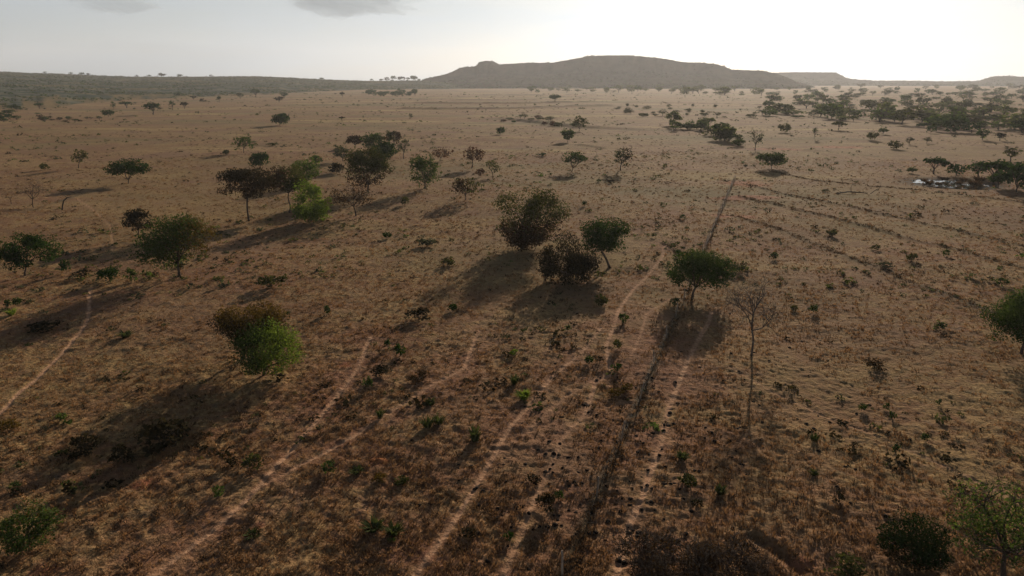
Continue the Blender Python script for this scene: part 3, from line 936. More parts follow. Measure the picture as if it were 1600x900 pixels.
belt(40, 960, 1210, lambda x: (166, 182 + (x - 960) * .03), 16, 10, ['bush', 'thin'], ['scrub', 'olive', 'grey'], 'hazy_shrub', 'small hazy shrub on the slope above the bank thicket', 'shrub', 'shrubs on the slope above the thicket', 9)
belt(20, -40, 62, lambda x: (168, 191), 20, 12, ['bush', 'tree'], ['dark', 'green', 'dark'], 'valley_bush', 'dark green bush in the hollow at the far left edge', 'bush', 'bushes in the left hollow', 10)
belt(16, 62, 165, lambda x: (184, 192), 12, 7, ['bush', 'thin'], ['darkbrown', 'green', 'brown'], 'valley_bush', 'low brownish bush in the line leading right from the hollow', 'bush', 'bushes leading from the hollow', 11)
belt(14, 165, 330, lambda x: (148, 176), 9, 6, ['bush', 'thin'], ['darkbrown', 'brown', 'grey'], 'plain_bush', 'tiny brown bush scattered on the rise below the left ridge', 'bush', 'tiny bushes on the left rise', 12)

# small bushes of the near and middle ground
BUSHES = [
    (172, 440, 36, 26, 'bush', 'dark', 'round black-green bush in the long shadow left of the spreading tree'),
    (104, 426, 18, 24, 'bush', 'dark', 'upright dark bush right of the left-edge tree'),
    (128, 433, 26, 14, 'bush', 'darkbrown', 'flat brown bush between two dark bushes on the left'),
    (206, 440, 22, 24, 'bush', 'green', 'slanting sapling bush just left of the spreading tree'),
    (28, 478, 14, 16, 'bush', 'dark', 'right one of two small dark bushes at the left edge'),
    (13, 484, 12, 18, 'bush', 'dark', 'left one of two small dark bushes at the left edge'),
    (18, 492, 14, 12, 'tuft', 'bright', 'lime tuft below the two small dark bushes at the left edge'),
    (68, 515, 56, 18, 'bush', 'darkbrown', 'long low dark bush beside the left trail'),
    (197, 527, 18, 12, 'tuft', 'weed', 'small green plant right of the left trail'),
    (96, 658, 22, 16, 'bush', 'fresh', 'bright green shrublet near the left edge below the trail'),
    (12, 672, 34, 22, 'bush', 'gold', 'yellowish grassy shrub at the left edge below the trail'),
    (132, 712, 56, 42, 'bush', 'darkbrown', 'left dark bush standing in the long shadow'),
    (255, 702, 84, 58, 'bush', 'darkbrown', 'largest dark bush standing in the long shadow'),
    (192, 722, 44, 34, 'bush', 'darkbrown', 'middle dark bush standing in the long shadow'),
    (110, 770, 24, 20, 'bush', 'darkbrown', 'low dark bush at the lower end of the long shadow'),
    (24, 765, 24, 14, 'bush', 'green', 'small green bush at the left edge above the corner bush'),
    (342, 778, 22, 20, 'bush', 'fresh', 'small light green bush left of the long diagonal trail'),
    (396, 735, 30, 26, 'bush', 'olive', 'olive bush left of the fork of the diagonal trails'),
    (362, 728, 24, 18, 'bush', 'darkbrown', 'dark tuft left of the olive bush by the trail fork'),
    (395, 838, 20, 12, 'tuft', 'weed', 'green tuft beside the small orange soil heap'),
    (515, 740, 26, 20, 'bush', 'green', 'dark-hearted green bush near the orange soil patch'),
    (558, 740, 18, 12, 'tuft', 'weed', 'small green tuft below left of the orange soil patch'),
    (594, 752, 24, 14, 'bush', 'gold', 'yellowish low bush under the orange soil patch'),
    (628, 755, 26, 16, 'bush', 'olive', 'olive low bush right under the orange soil patch'),
    (575, 608, 16, 24, 'bush', 'green', 'upright green sapling by the bend of the diagonal trail'),
    (512, 492, 12, 16, 'bush', 'dark', 'tiny dark sapling right of the gold-brown tree'),
    (606, 546, 12, 16, 'bush', 'dark', 'left twin of the dark bush pair in mid pasture'),
    (626, 556, 22, 24, 'bush', 'dark', 'right twin of the dark bush pair in mid pasture'),
    (597, 588, 34, 20, 'bush', 'darkbrown', 'low brown bush below the dark bush pair'),
    (655, 594, 34, 16, 'bush', 'brown', 'grassy brown mound bush right of the trail bend'),
    (655, 500, 44, 24, 'bush', 'darkbrown', 'broad dark bush at the edge of the big tree shadow'),
    (707, 486, 18, 14, 'bush', 'dark', 'small dark bush inside the big tree shadow'),
    (803, 555, 13, 13, 'bush', 'bright', 'tiny pale lime sapling in the big tree shadow'),
    (887, 518, 14, 12, 'bush', 'green', 'tiny green bush at the right of the big tree shadow'),
    (742, 690, 18, 24, 'tuft', 'weed', 'tall green tuft with its own dark shadow, centre foreground'),
    (668, 670, 18, 18, 'tuft', 'weed', 'left one of two joined green tufts in the centre foreground'),
    (685, 664, 16, 16, 'tuft', 'weed', 'right one of two joined green tufts in the centre foreground'),
    (594, 654, 12, 16, 'tuft', 'weed', 'small upright green tuft above the two joined tufts'),
    (672, 634, 15, 12, 'tuft', 'weed', 'small yellow-green tuft beside the pale trail'),
    (584, 830, 28, 22, 'tuft', 'weed', 'larger of two green tufts near the bottom centre'),
    (616, 835, 24, 20, 'tuft', 'weed', 'smaller of two green tufts near the bottom centre'),
    (612, 846, 10, 7, 'tuft', 'bright', 'tiny lime sprout below the two green tufts'),
    (818, 624, 20, 16, 'tuft', 'bright', 'yellow-green tuft left of the fence line'),
    (804, 600, 14, 16, 'tuft', 'weed', 'green tuft just above the yellow-green tuft'),
    (733, 838, 28, 16, 'bush', 'darkbrown', 'small dark bush beside the pale trail at the bottom centre'),
    (795, 845, 20, 18, 'bush', 'dark', 'small dark bush between the bottom trails'),
    (973, 505, 18, 18, 'bush', 'green', 'green bush between the winding trail and the fence tree'),
    (940, 478, 22, 22, 'bush', 'olive', 'olive bush below the leaning tree'),
    (965, 548, 16, 18, 'bush', 'olive', 'olive bush right of the winding trail'),
    (963, 580, 22, 16, 'bush', 'dark', 'dark low bush right of the winding trail bend'),
    (978, 613, 26, 16, 'bush', 'gold', 'right one of two rusty grass mounds left of the fence'),
    (959, 619, 22, 14, 'bush', 'gold', 'left one of two rusty grass mounds left of the fence'),
    (920, 570, 16, 14, 'bush', 'dark', 'dark bush left of the winding trail bend'),
    (937, 568, 14, 11, 'bush', 'darkbrown', 'brown bush left of the winding trail bend'),
    (1055, 478, 16, 16, 'bush', 'green', 'green bush hugging the fence under the lush tree'),
    (1150, 425, 26, 14, 'bush', 'olive', 'olive bush right of the lush fence tree'),
    (872, 780, 18, 16, 'bush', 'dark', 'small dark green bush left of the lower fence'),
    (853, 800, 34, 34, 'bush', 'darkbrown', 'brown upright bush left of the lower fence'),
    (835, 752, 26, 14, 'bush', 'darkbrown', 'low brown bush above the brown upright one by the lower fence'),
    (1066, 718, 18, 14, 'tuft', 'weed', 'upper green tuft right of the lower fence'),
    (1075, 758, 30, 22, 'bush', 'olive', 'olive low bush right of the lower fence'),
    (1090, 790, 20, 14, 'bush', 'darkbrown', 'brown low bush under the olive one right of the lower fence'),
    (1125, 772, 16, 16, 'tuft', 'weed', 'lower green tuft right of the lower fence'),
    (1366, 574, 36, 18, 'bush', 'brown', 'low brown and olive bush in the right pasture'),
    (1346, 642, 15, 14, 'bush', 'green', 'left one of three small green bushes in the right pasture'),
    (1384, 640, 12, 15, 'bush', 'dark', 'middle one of three small green bushes in the right pasture'),
    (1394, 655, 14, 15, 'bush', 'dark', 'lower one of three small green bushes in the right pasture'),
    (1466, 632, 10, 13, 'bush', 'dark', 'tiny dark bush right of the three small green bushes'),
    (1445, 690, 12, 16, 'bush', 'dark', 'upright black-green bush in the lower right pasture'),
    (1399, 708, 14, 16, 'bush', 'dark', 'dark bush at the end of the pale right trail'),
    (1272, 690, 12, 12, 'tuft', 'weed', 'upper small green tuft in the lower right pasture'),
    (1271, 742, 12, 10, 'tuft', 'weed', 'lower small green tuft in the lower right pasture'),
    (1335, 700, 16, 10, 'bush', 'darkbrown', 'small brown bush beside the pale right trail'),
    (1467, 515, 26, 14, 'bush', 'green', 'green bush left of the dense right-edge tree'),
    (1270, 490, 14, 16, 'bush', 'dark', 'small dark bush right of the leafless tree'),
    (1240, 486, 12, 12, 'bush', 'olive', 'olive bush between leafless tree and small dark bush'),
    (1208, 405, 16, 13, 'bush', 'dark', 'dark green bush below the third earth bank'),
    (1300, 368, 20, 13, 'bush', 'olive', 'olive bush between second and third earth banks'),
    (1368, 390, 14, 10, 'bush', 'olive', 'small bush on the right pasture below the second bank'),
    (1478, 400, 13, 12, 'bush', 'green', 'green bush just above the long dark bank, right side'),
    (1385, 418, 26, 11, 'bush', 'grey', 'low grey bush below the small bush on the right pasture'),
    (1425, 408, 18, 14, 'bush', 'olive', 'twin-topped olive bush on the right pasture'),
    (1565, 446, 22, 13, 'bush', 'green', 'low green bush above the dense right-edge tree'),
    (1320, 893, 60, 34, 'bush', 'olive', 'brownish green bush left of the dark corner bush'),
    (1310, 785, 22, 18, 'bush', 'darkbrown', 'dark scrub above the brownish green bottom bush'),
    (1060, 398, 14, 9, 'bush', 'dark', 'tiny bush left of the fence above the lush tree'),
    (914, 322, 10, 9, 'bush', 'dark', 'tiny dark bush right of the large olive tree'),
    (1066, 343, 12, 9, 'bush', 'dark', 'tiny dark bush in the grass left of the upper fence'),
    (936, 285, 10, 7, 'bush', 'dark', 'left tiny bush below the forked green tree'),
    (955, 286, 12, 7, 'bush', 'darkbrown', 'right tiny bush below the conical tree'),
    (846, 244, 20, 6, 'bush', 'dark', 'flat dark scrub left of the forked green tree'),
    (353, 242, 12, 9, 'bush', 'dark', 'dark bush casting a streak of shadow left of the slim green tree'),
    (70, 266, 14, 12, 'bush', 'olive', 'grey bush near the far left sparse tree'),
    (425, 450, 40, 22, 'bush', 'olive', 'grassy olive mound above the gold-brown tree'),
    (450, 492, 12, 8, 'bush', 'dark', 'tiny dark bush right beside the gold-brown tree top'),
    (700, 415, 22, 14, 'bush', 'olive', 'olive bush left of the big tree shadow'),
    (605, 372, 16, 12, 'bush', 'dark', 'small dark bush in the pasture below the two-toned tree'),
    (668, 386, 30, 16, 'bush', 'grey', 'greyish shrub in the pasture below the brown-green low tree'),
    (632, 320, 16, 14, 'bush', 'olive', 'olive shrub below the open-crowned tree'),
    (425, 228, 20, 6, 'bush', 'scrub', 'tiny scrub near the isolated dark tree'),
]
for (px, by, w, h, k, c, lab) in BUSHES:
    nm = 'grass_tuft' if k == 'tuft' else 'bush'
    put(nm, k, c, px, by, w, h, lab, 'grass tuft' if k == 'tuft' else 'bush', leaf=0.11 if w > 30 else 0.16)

# leafless thicket at the bottom edge
r_ = random.Random(21)
for i in range(16):
    px = r_.uniform(985, 1205); py = r_.uniform(880, 935)
    put('dry_shrub', 'twigs', 'brown', px, py, r_.uniform(50, 80), r_.uniform(42, 62), 'leafless brown twiggy shrub of the thicket at the bottom edge', 'shrub', 'shrubs of the bottom thicket', leaf=0.05)

# soil heaps
def heap(px, py, w, label):
    P = ground_at(px, py); P[2] = rz(P[0], P[1])
    rng = np.random.default_rng(int(px))
    nr, ns = 7, 20
    V = [[0, 0, .32 * w]]
    for i in range(1, nr):
        t = i / (nr - 1)
        for s in range(ns):
            a = s / ns * 2 * math.pi
            q = w * t * (1 + .3 * math.sin(2 * a + px) * t + rng.normal(0, .05))
            V.append([math.cos(a) * q, math.sin(a) * q * .9, .32 * w * (1 - t) ** 1.2 * (1 + rng.normal(0, .18)) - .12 * t])
    F = [(0, 1 + s, 1 + (s + 1) % ns) for s in range(ns)]
    for i in range(nr - 2):
        for s in range(ns):
            a = 1 + i * ns
            F.append((a + s, a + ns + s, a + ns + (s + 1) % ns, a + (s + 1) % ns))
    return tag(link('soil_heap', new_mesh('soil_heap', V, F, [SOIL], smooth_sh=True), None, tuple(P)), label, 'soil heap')


heap(591, 722, .75, 'larger heap of loose orange soil in the foreground pasture')
heap(405, 824, .32, 'small orange soil heap beside the long diagonal trail')

# dung pats
V, F = [], []
V = [[0, 0, .09]]
for t, z in ((.5, .085), (.9, .05), (1.0, -.05)):
    for s in range(9):
        a = s / 9 * 2 * math.pi
        k = t * (.17 + .035 * math.sin(3 * a + 1))
        V.append([math.cos(a) * k, math.sin(a) * k, z])
F = [(0, 1 + s, 1 + (s + 1) % 9) for s in range(9)]
for i in range(2):
    for s in range(9):
        F.append((1 + i * 9 + s, 10 + i * 9 + s, 10 + i * 9 + (s + 1) % 9, 1 + i * 9 + (s + 1) % 9))
dung_me = new_mesh('dung_pat', V, F, [DUNG], smooth_sh=True)
r_ = random.Random(99)
cl = [(1000, 760, 70, 70, 110), (900, 700, 60, 60, 50), (1120, 650, 60, 60, 40), (800, 780, 60, 60, 40), (1230, 560, 60, 50, 30), (1290, 700, 70, 60, 25)]
first = None
for cx, cy, sx, sy, n in cl:
    for i in range(n):
        px, py = r_.gauss(cx, sx), r_.gauss(cy, sy)
        if py > 895 or py < 480: continue
        P = ground_at(px, py); z = rz(P[0], P[1])
        if first is None:
            first = o = link('dung_pat', dung_me)
        else:
            o = first.copy(); COL.objects.link(o)
        o.location = (P[0], P[1], z - .01)
        s = r_.uniform(.5, 1.05)
        o.scale = (s, s * r_.uniform(.7, 1.1), s * r_.uniform(.8, 1.6)); o.rotation_euler = (0, 0, r_.uniform(0, 6.28))
        tag(o, 'small black dried dung pat on the bare ground around the fence', 'dung pat', 'dung pats around the fence')

# ------------------------------------------------------------------ fence
fo = root('wire_fence', (FENCE_A[0], FENCE_A[1], rz(*FENCE_A)), 'weathered wooden post and wire fence running from the foreground to the far plain', 'fence')
base = np.array(fo.location)
fl = float(np.hypot(*(FENCE_B - FENCE_A)))
ftt = np.concatenate([np.arange(0, .6, 2.2 / fl), np.arange(.62, 1.0, 7.5 / fl)])
nposts = len(ftt)
rng = np.random.default_rng(3)
post_mes = []
for k in range(4):
    V, F = [], []
    hgt = 1.4 + .1 * k
    tube([(0, 0, -.3), (.01 * k, 0, .5), (-.012 * k, .01, 1.0), (0, 0, hgt)], [.06, .056, .053, .05], 7, V, F)
    post_mes.append(new_mesh('post', np.vstack(V), F, [WOOD], smooth_sh=False))
tops = []
for i in range(nposts):
    t = ftt[i]
    p = FENCE_A + (FENCE_B - FENCE_A) * t + rng.normal(0, .05, 2)
    z = rz(*p)
    o = link('post', post_mes[i % 4], fo, tuple(np.array([p[0], p[1], z]) - base))
    o.rotation_euler = (rng.normal(0, .06), rng.normal(0, .06), rng.uniform(0, 6))
    tops.append(np.array([p[0], p[1], z]) - base)
for hz in (.3, .6, .9, 1.12):
    V, F = [], []
    pts = [q + np.array([.06, 0, hz]) for q in tops]
    tube(pts, [.0016] * len(pts), 4, V, F)
    link('wire', new_mesh('wire', np.vstack(V), F, [WIRE]), fo)

# ------------------------------------------------------------------ grass, weeds and low scrub that nobody could count
def blades(B, H, n_per, spread, width, rng, lean=.5):
    """n_per bent blades at every base point"""
    n = len(B) * n_per
    b = np.repeat(B, n_per, 0)
    h = np.repeat(H, n_per) * rng.uniform(.5, 1.2, n)
    sp = np.repeat(np.broadcast_to(spread, (len(B),)), n_per)
    wd = np.repeat(np.broadcast_to(width, (len(B),)), n_per)
    a = rng.uniform(0, 2 * math.pi, n)
    r = np.sqrt(rng.uniform(0, 1, n)) * sp
    u = np.stack([np.cos(a), np.sin(a), np.zeros(n)], 1)
    b0 = b + u * r[:, None] - np.array([0, 0, .04])
    ln = (rng.uniform(.1, lean * 1.6, n) * h)[:, None]
    md = b0 + u * ln * .3 + np.array([0, 0, 1]) * (h * .6)[:, None]
    tp = b0 + u * ln + np.array([0, 0, 1]) * h[:, None]
    w = np.stack([-np.sin(a), np.cos(a), np.zeros(n)], 1) * (wd * rng.uniform(.6, 1.3, n))[:, None]
    V = np.stack([b0 - w * .6, b0 + w * .6, md + w, tp, md - w], 1).reshape(-1, 3)
    return V, np.arange(n * 5).reshape(n, 5), n


def scatter(n, dmin, dmax, rng, az=47, power=1.0):
    u = rng.uniform(0, 1, n)
    d = np.exp(np.log(dmin) + u * (np.log(dmax) - np.log(dmin)))
    a = np.radians(rng.uniform(-az, az, n))
    return np.sin(a) * d, np.cos(a) * d, d


def trail_dist(X, Y):
    m = np.full(len(X), 9.0)
    for P, w, s in TRAILS:
        d, _ = dist_poly(X, Y, P, 2.0)
        m = np.minimum(m, d / (w * 1.3))
    return m


rng = np.random.default_rng(71)
X, Y, D = scatter(110000, 24, 260, rng)
pn = fbm(X / 2.2, Y / 2.2, 3, 61) * .6 + fbm(X / 14, Y / 14, 2, 62) * .4
k = (pn > rng.uniform(.30, .58, len(X))) & (trail_dist(X, Y) > 1)
X, Y, D, pn = X[k], Y[k], D[k], pn[k]
Z = relief(X, Y)
H = rng.uniform(.06, .20, len(X)) * (.7 + pn)
V, F, n = blades(np.stack([X, Y, Z], 1), H, 5, .10 + .0012 * D, .010 + .00034 * D, rng)
tn = np.repeat(np.clip(rng.normal(.45, .22, len(X)), 0, 1), 5)
tag(link('dry_grass', new_mesh('dry_grass', V, F, [LEAF['straw']], attrs={'tone': ('FACE', np.clip(tn + rng.normal(0, .12, n), 0, 1))})),
    'short straw coloured dry grass over the whole pasture', 'grass', kind='stuff')

# dull tussocks (taller, throwing little shadows)
X, Y, D = scatter(34000, 24, 420, rng)
pn = fbm(X / 5, Y / 5, 3, 65) * .5 + fbm(X / 30, Y / 30, 2, 66) * .5
k = (pn > rng.uniform(.44, .68, len(X))) & (trail_dist(X, Y) > 2.0)
X, Y, D = X[k], Y[k], D[k]
# the uncut strip along the fence
tt = rng.uniform(0, 1, 260) ** .35
FX = FENCE_A[0] + (FENCE_B[0] - FENCE_A[0]) * tt + rng.normal(.15, .3, 260)
FY = FENCE_A[1] + (FENCE_B[1] - FENCE_A[1]) * tt + rng.normal(0, .1, 260)
X = np.concatenate([X, FX]); Y = np.concatenate([Y, FY]); D = np.hypot(X, Y)
for P, w, hh in BERMS[:4]:
    q = P[rng.integers(0, len(P), 260)] + rng.normal(0, .45, (260, 2))
    X = np.concatenate([X, q[:, 0]]); Y = np.concatenate([Y, q[:, 1]])
D = np.hypot(X, Y)
Z = relief(X, Y)
H = rng.uniform(.10, .30, len(X)) * rng.uniform(.6, 1.2, len(X))
V, F, n = blades(np.stack([X, Y, Z], 1), H, 8, .14 + .001 * D, .011 + .00032 * D, rng, .6)
tn = np.repeat(np.clip(rng.normal(.45, .25, len(X)), 0, 1), 8)
tag(link('tussock_grass', new_mesh('tussock_grass', V, F, [LEAF['duskgrass']], attrs={'tone': ('FACE', np.clip(tn + rng.normal(0, .12, n), 0, 1))})),
    'dull brown grass tussocks dotted over the pasture and along the fence', 'grass', kind='stuff')


def clumps(X, Y, Z, S, n_per, leafk, rng, flat=.7):
    n = len(X) * n_per
    c = np.repeat(np.stack([X, Y, Z], 1), n_per, 0)
    s = np.repeat(S, n_per)
    d = rand_dir(n, rng); d[:, 2] = np.abs(d[:, 2]) * flat
    P = c + d * (s * rng.uniform(.25, 1, n) ** .6)[:, None]
    tone = np.clip(np.repeat(rng.normal(.45, .22, len(X)), n_per) + rng.normal(0, .15, n), 0, 1)
    return leaf_quads(P, s * leafk * rng.uniform(.6, 1.3, n), d * .7 + np.array([0, 0, .5]), rng, 1.4, tone)


X, Y, D = scatter(5200, 46, 900, rng)
pn = fbm(X / 22, Y / 22, 4, 68, .65)
k = pn > rng.uniform(.44, .70, len(X))
X, Y, D = X[k], Y[k], D[k]
S = np.clip(np.exp(rng.normal(-1.25, .5, len(X))), .1, 1.1) * (.8 + D / 400)
V, F, tn = clumps(X, Y, relief(X, Y), S, 22, .38, rng)
mi = np.repeat(rng.choice(3, len(X), p=[.6, .33, .07]), 22)
tag(link('low_scrub', new_mesh('low_scrub', V, F, [LEAF['darkbrown'], LEAF['scrub'], LEAF['green']], midx=mi, attrs={'tone': ('FACE', tn)})),
    'countless low scrub clumps and weeds dotted over the plain', 'scrub', kind='stuff')
X, Y, D = scatter(13000, 90, 1500, rng)
pn = fbm(X / 45, Y / 45, 4, 168, .65)
k = pn > rng.uniform(.42, .66, len(X))
X, Y, D = X[k], Y[k], D[k]
S = np.clip(np.exp(rng.normal(-1.1, .5, len(X))), .1, 1.0) * (.8 + D / 450)
V, F, tn = clumps(X, Y, relief(X, Y), S, 16, .42, rng)
mi = np.repeat(rng.choice(3, len(X), p=[.5, .42, .08]), 16)
tag(link('pale_scrub', new_mesh('pale_scrub', V, F, [LEAF['grey'], LEAF['olive'], LEAF['fresh']], midx=mi, attrs={'tone': ('FACE', tn)})),
    'countless pale grey green shrublets dotted over the far plain', 'scrub', kind='stuff')


# ------------------------------------------------------------------ hills
def hill_mat(name, ca, cb, rock, grass, sc):
    m, nt, out = mat_new(name)
    geo = nt.nodes.new('ShaderNodeNewGeometry')
    pos = geo.outputs['Position']
    c = mixc(nt, ramp(nt, noise(nt, pos, sc, 6, .65), .38, .62), ca, cb)
    c = mixc(nt, mth(nt, 'MULTIPLY', ramp(nt, noise(nt, pos, sc * .25, 4), .5, .64), .7), c, grass)
    c = mixc(nt, mth(nt, 'MULTIPLY', attr(nt, 'rock'), .4), c, rock)
    c = mixc(nt, attr(nt, 'foot'), c, (0.20, 0.142, 0.075))
    p = nt.nodes.new('ShaderNodeBsdfPrincipled'); p.inputs['Roughness'].default_value = 1; p.inputs['Specular IOR Level'].default_value = 0
    nt.links.new(c, p.inputs['Base Color'])
    b = nt.nodes.new('ShaderNodeBump'); b.inputs['Strength'].default_value = .8; b.inputs['Distance'].default_value = 6
    nt.links.new(noise(nt, pos, sc * 2, 5), b.inputs['Height'])
    nt.links.new(b.outputs[0], p.inputs['Normal'])
    nt.links.new(p.outputs[0], out.inputs['Surface'])
    return m


def px_az(x):
    return math.atan2(x - 800.0, FPX * CP + 325.0 * SP)


def px_el(x, y):
    v = ray(x, y)
    return math.atan2(v[2], math.hypot(v[0], v[1]))


HILLS = {}


def hill(name, prof, d0, d1, d2, shape, mat, seed, rough=.06, gully=60, foot=None):
    xs = np.array([p[0] for p in prof], float)
    zs = np.array([CAM_H + d1 * math.tan(px_el(*p)) for p in prof])
    azs = np.array([px_az(x) for x in xs])
    A = np.linspace(azs[0], azs[-1], int((azs[-1] - azs[0]) / .0011))
    crest = np.interp(A, azs, zs)
    crest = crest + (fbm(A * 260, A * 0, 3, seed) - .5) * rough * (crest.max()) * .35
    edge = smooth(0, .03, A - A[0]) * smooth(0, .03, A[-1] - A)
    U = np.concatenate([np.linspace(0, 1, 60), np.linspace(1.03, 1.6, 16), np.linspace(1.65, 2, 6)])
    AA, UU = np.meshgrid(A, U)
    if foot is not None:
        fa = np.array([px_az(q[0]) for q in foot]); fd = np.array([q[1] for q in foot], float)
        d0 = np.interp(AA, fa, fd) + (fbm(AA * 40, AA * 0, 3, seed + 2) - .5) * 160
    CC = np.broadcast_to(crest * edge, AA.shape)
    d = np.where(UU <= 1, d0 + (d1 - d0) * UU, d1 + (d2 - d1) * (UU - 1))
    gx = AA * d1 / 140
    g = (fbm(gx, UU * 1.2, 4, seed + 5) - .5)
    dd = d + g * gully * np.sin(np.clip(UU, 0, 1) * math.pi * .5) ** .5 * np.where(UU < 1, 1 - UU ** 6, 0)
    s = shape(UU)
    Zg = CC * s - 2.5 + (fbm(gx * 4, UU * 9, 3, seed + 9) - .5) * rough * crest.max() * np.clip(UU, 0, 1) * np.where(UU < .97, 1, .3)
    Zg = np.where(UU > 1.62, Zg * (2 - UU) / .38 - 5 * (UU - 1.62), Zg)
    V = np.stack([np.sin(AA) * dd, np.cos(AA) * dd, Zg], -1).reshape(-1, 3)
    nr, nc = AA.shape
    idx = np.arange(nr * nc).reshape(nr, nc)
    F = np.stack([idx[:-1, :-1].ravel(), idx[:-1, 1:].ravel(), idx[1:, 1:].ravel(), idx[1:, :-1].ravel()], 1)
    rock = (smooth(.86, .9, UU) * (1 - smooth(.96, 1.0, UU)) * smooth(.4, .6, fbm(gx * 3, UU * 6, 2, seed + 3))).ravel()
    o = link(name, new_mesh(name, V, F, [mat], attrs={'rock': ('POINT', rock), 'foot': ('POINT', ((1 - smooth(.0, .15, UU + (fbm(gx * 5, UU * 14, 3, seed + 8) - .5) * .35))).ravel())}, smooth_sh=True))
    tag(o, kind='structure')
    HILLS[name] = (V.reshape(nr, nc, 3), U)
    return o


mesa_shape = lambda u: np.where(u <= 1, .66 * np.clip(u, 0, 1) ** 1.45 + .34 * smooth(.84, .97, u), 1 - .12 * (u - 1))
ridge_shape = lambda u: np.where(u <= 1, np.clip(u, 0, 1) ** 1.0, 1 - .2 * (u - 1))
MESA = hill_mat('mesa_scrub_slope', (0.028, 0.026, 0.016), (0.055, 0.046, 0.030), (0.12, 0.085, 0.055), (0.06, 0.05, 0.03), .02)
RIDGE = hill_mat('ridge_scrub_slope', (0.042, 0.056, 0.042), (0.12, 0.118, 0.088), (0.15, 0.11, 0.07), (0.16, 0.125, 0.062), .03)
hill('mesa', [(600, 138), (648, 132), (665, 122), (690, 117), (705, 112), (720, 105), (745, 102), (748, 96), (760, 94), (772, 95), (781, 100), (800, 98.5), (830, 97), (865, 97), (880, 94), (900, 90.5),
              (920, 86.5), (945, 85.5), (975, 85.5), (1010, 88), (1040, 91), (1065, 96), (1100, 97.5), (1120, 99.5), (1132, 104), (1142, 108), (1190, 109.5), (1213, 114), (1230, 120), (1245, 127), (1290, 138)],
     2250, 3000, 4200, mesa_shape, MESA, 201, .05, 200)
hill('far_mesa', [(1150, 134), (1185, 126), (1205, 113), (1240, 112), (1304, 112.5), (1314, 117), (1324, 122), (1342, 124), (1370, 125.5), (1420, 125.5), (1480, 126.5), (1528, 126), (1540, 122), (1552, 118.5), (1575, 118), (1605, 119.5), (1700, 117), (1900, 116), (2050, 135)],
     3700, 4700, 5600, mesa_shape, MESA, 301, .03, 200)
hill('ridge', [(-700, 130), (-400, 108), (-150, 108), (0, 110.5), (60, 113), (120, 115), (160, 117), (220, 119), (300, 118.5), (400, 118), (440, 119.5), (500, 123), (560, 125), (600, 125.5), (650, 124.5), (690, 127), (760, 134)],
     640, 2700, 3600, ridge_shape, RIDGE, 401, .07, 160,
     foot=[(-700, 600), (-200, 620), (0, 660), (60, 720), (150, 900), (250, 1050), (350, 1150), (430, 1350), (500, 1700), (560, 2000), (760, 2200)])


def hill_scrub(name, hname, n, smin, smax, mats, label, seed, ulo=.02, uhi=1.25, np_=7):
    rng = np.random.default_rng(seed)
    G, U = HILLS[hname]
    nr, nc, _ = G.shape
    ok = np.where((U >= ulo) & (U <= uhi))[0]
    j = rng.integers(1, nc - 1, n); fr = rng.uniform(0, 1, n)
    i = ok[(rng.uniform(0, 1, n) * len(ok)).astype(int)]
    P = G[i, j] * (1 - fr)[:, None] + G[i, np.minimum(j + 1, nc - 1)] * fr[:, None]
    k = fbm(P[:, 0] / 90, P[:, 1] / 90, 3, seed) > rng.uniform(.3, .62, n)
    P = P[k]
    P = P[P[:, 2] > 0]
    S = rng.uniform(smin, smax, len(P)) * rng.uniform(.6, 1.2, len(P))
    V, F, tn = clumps(P[:, 0], P[:, 1], P[:, 2], S, np_, .75, rng, .8)
    mi = np.repeat(rng.choice(len(mats), len(P)), np_)
    tag(link(name, new_mesh(name, V, F, [LEAF[m] for m in mats], midx=mi, attrs={'tone': ('FACE', tn)})), label, 'scrub', kind='stuff')


hill_scrub('mesa_scrub', 'mesa', 9000, 2.0, 5, ['darkbrown', 'darkbrown', 'dark'], 'dark scrub covering the slopes and rim of the mesa', 501)
hill_scrub('ridge_scrub', 'ridge', 24000, 1.2, 3.2, ['scrub', 'grey', 'green', 'dark'], 'blue-green scrub covering the hillside of the left ridge', 502)
hill_scrub('far_mesa_scrub', 'far_mesa', 4000, 3.0, 6, ['darkbrown', 'dark'], 'hazy scrub on the far mesa', 503)
# trees on the skyline of the ridge
G, U = HILLS['ridge']
ci = int(np.where(U >= 1.0)[0][0])
RTA = np.arctan2(G[ci, :, 0], G[ci, :, 1])
for px, w, h in [(605, 13, 7), (615, 13, 9), (627, 14, 9), (637, 9, 6), (646, 14, 9), (655, 7, 4), (595, 8, 4), (580, 8, 4), (503, 8, 4), (330, 8, 4), (282, 9, 5), (253, 14, 7), (140, 8, 4), (130, 10, 5), (112, 8, 4), (72, 7, 4), (215, 8, 4), (234, 9, 4)]:
    j = int(np.argmin(np.abs(RTA - px_az(px))))
    p = G[ci, j]
    put('skyline_tree', 'bush', PRNG.choice(['dark', 'darkbrown']), 0, 0, w, h, 'dark tree standing on the skyline of the left ridge', 'tree', 'trees on the ridge skyline', on=(p[0], p[1], p[2] - 1))

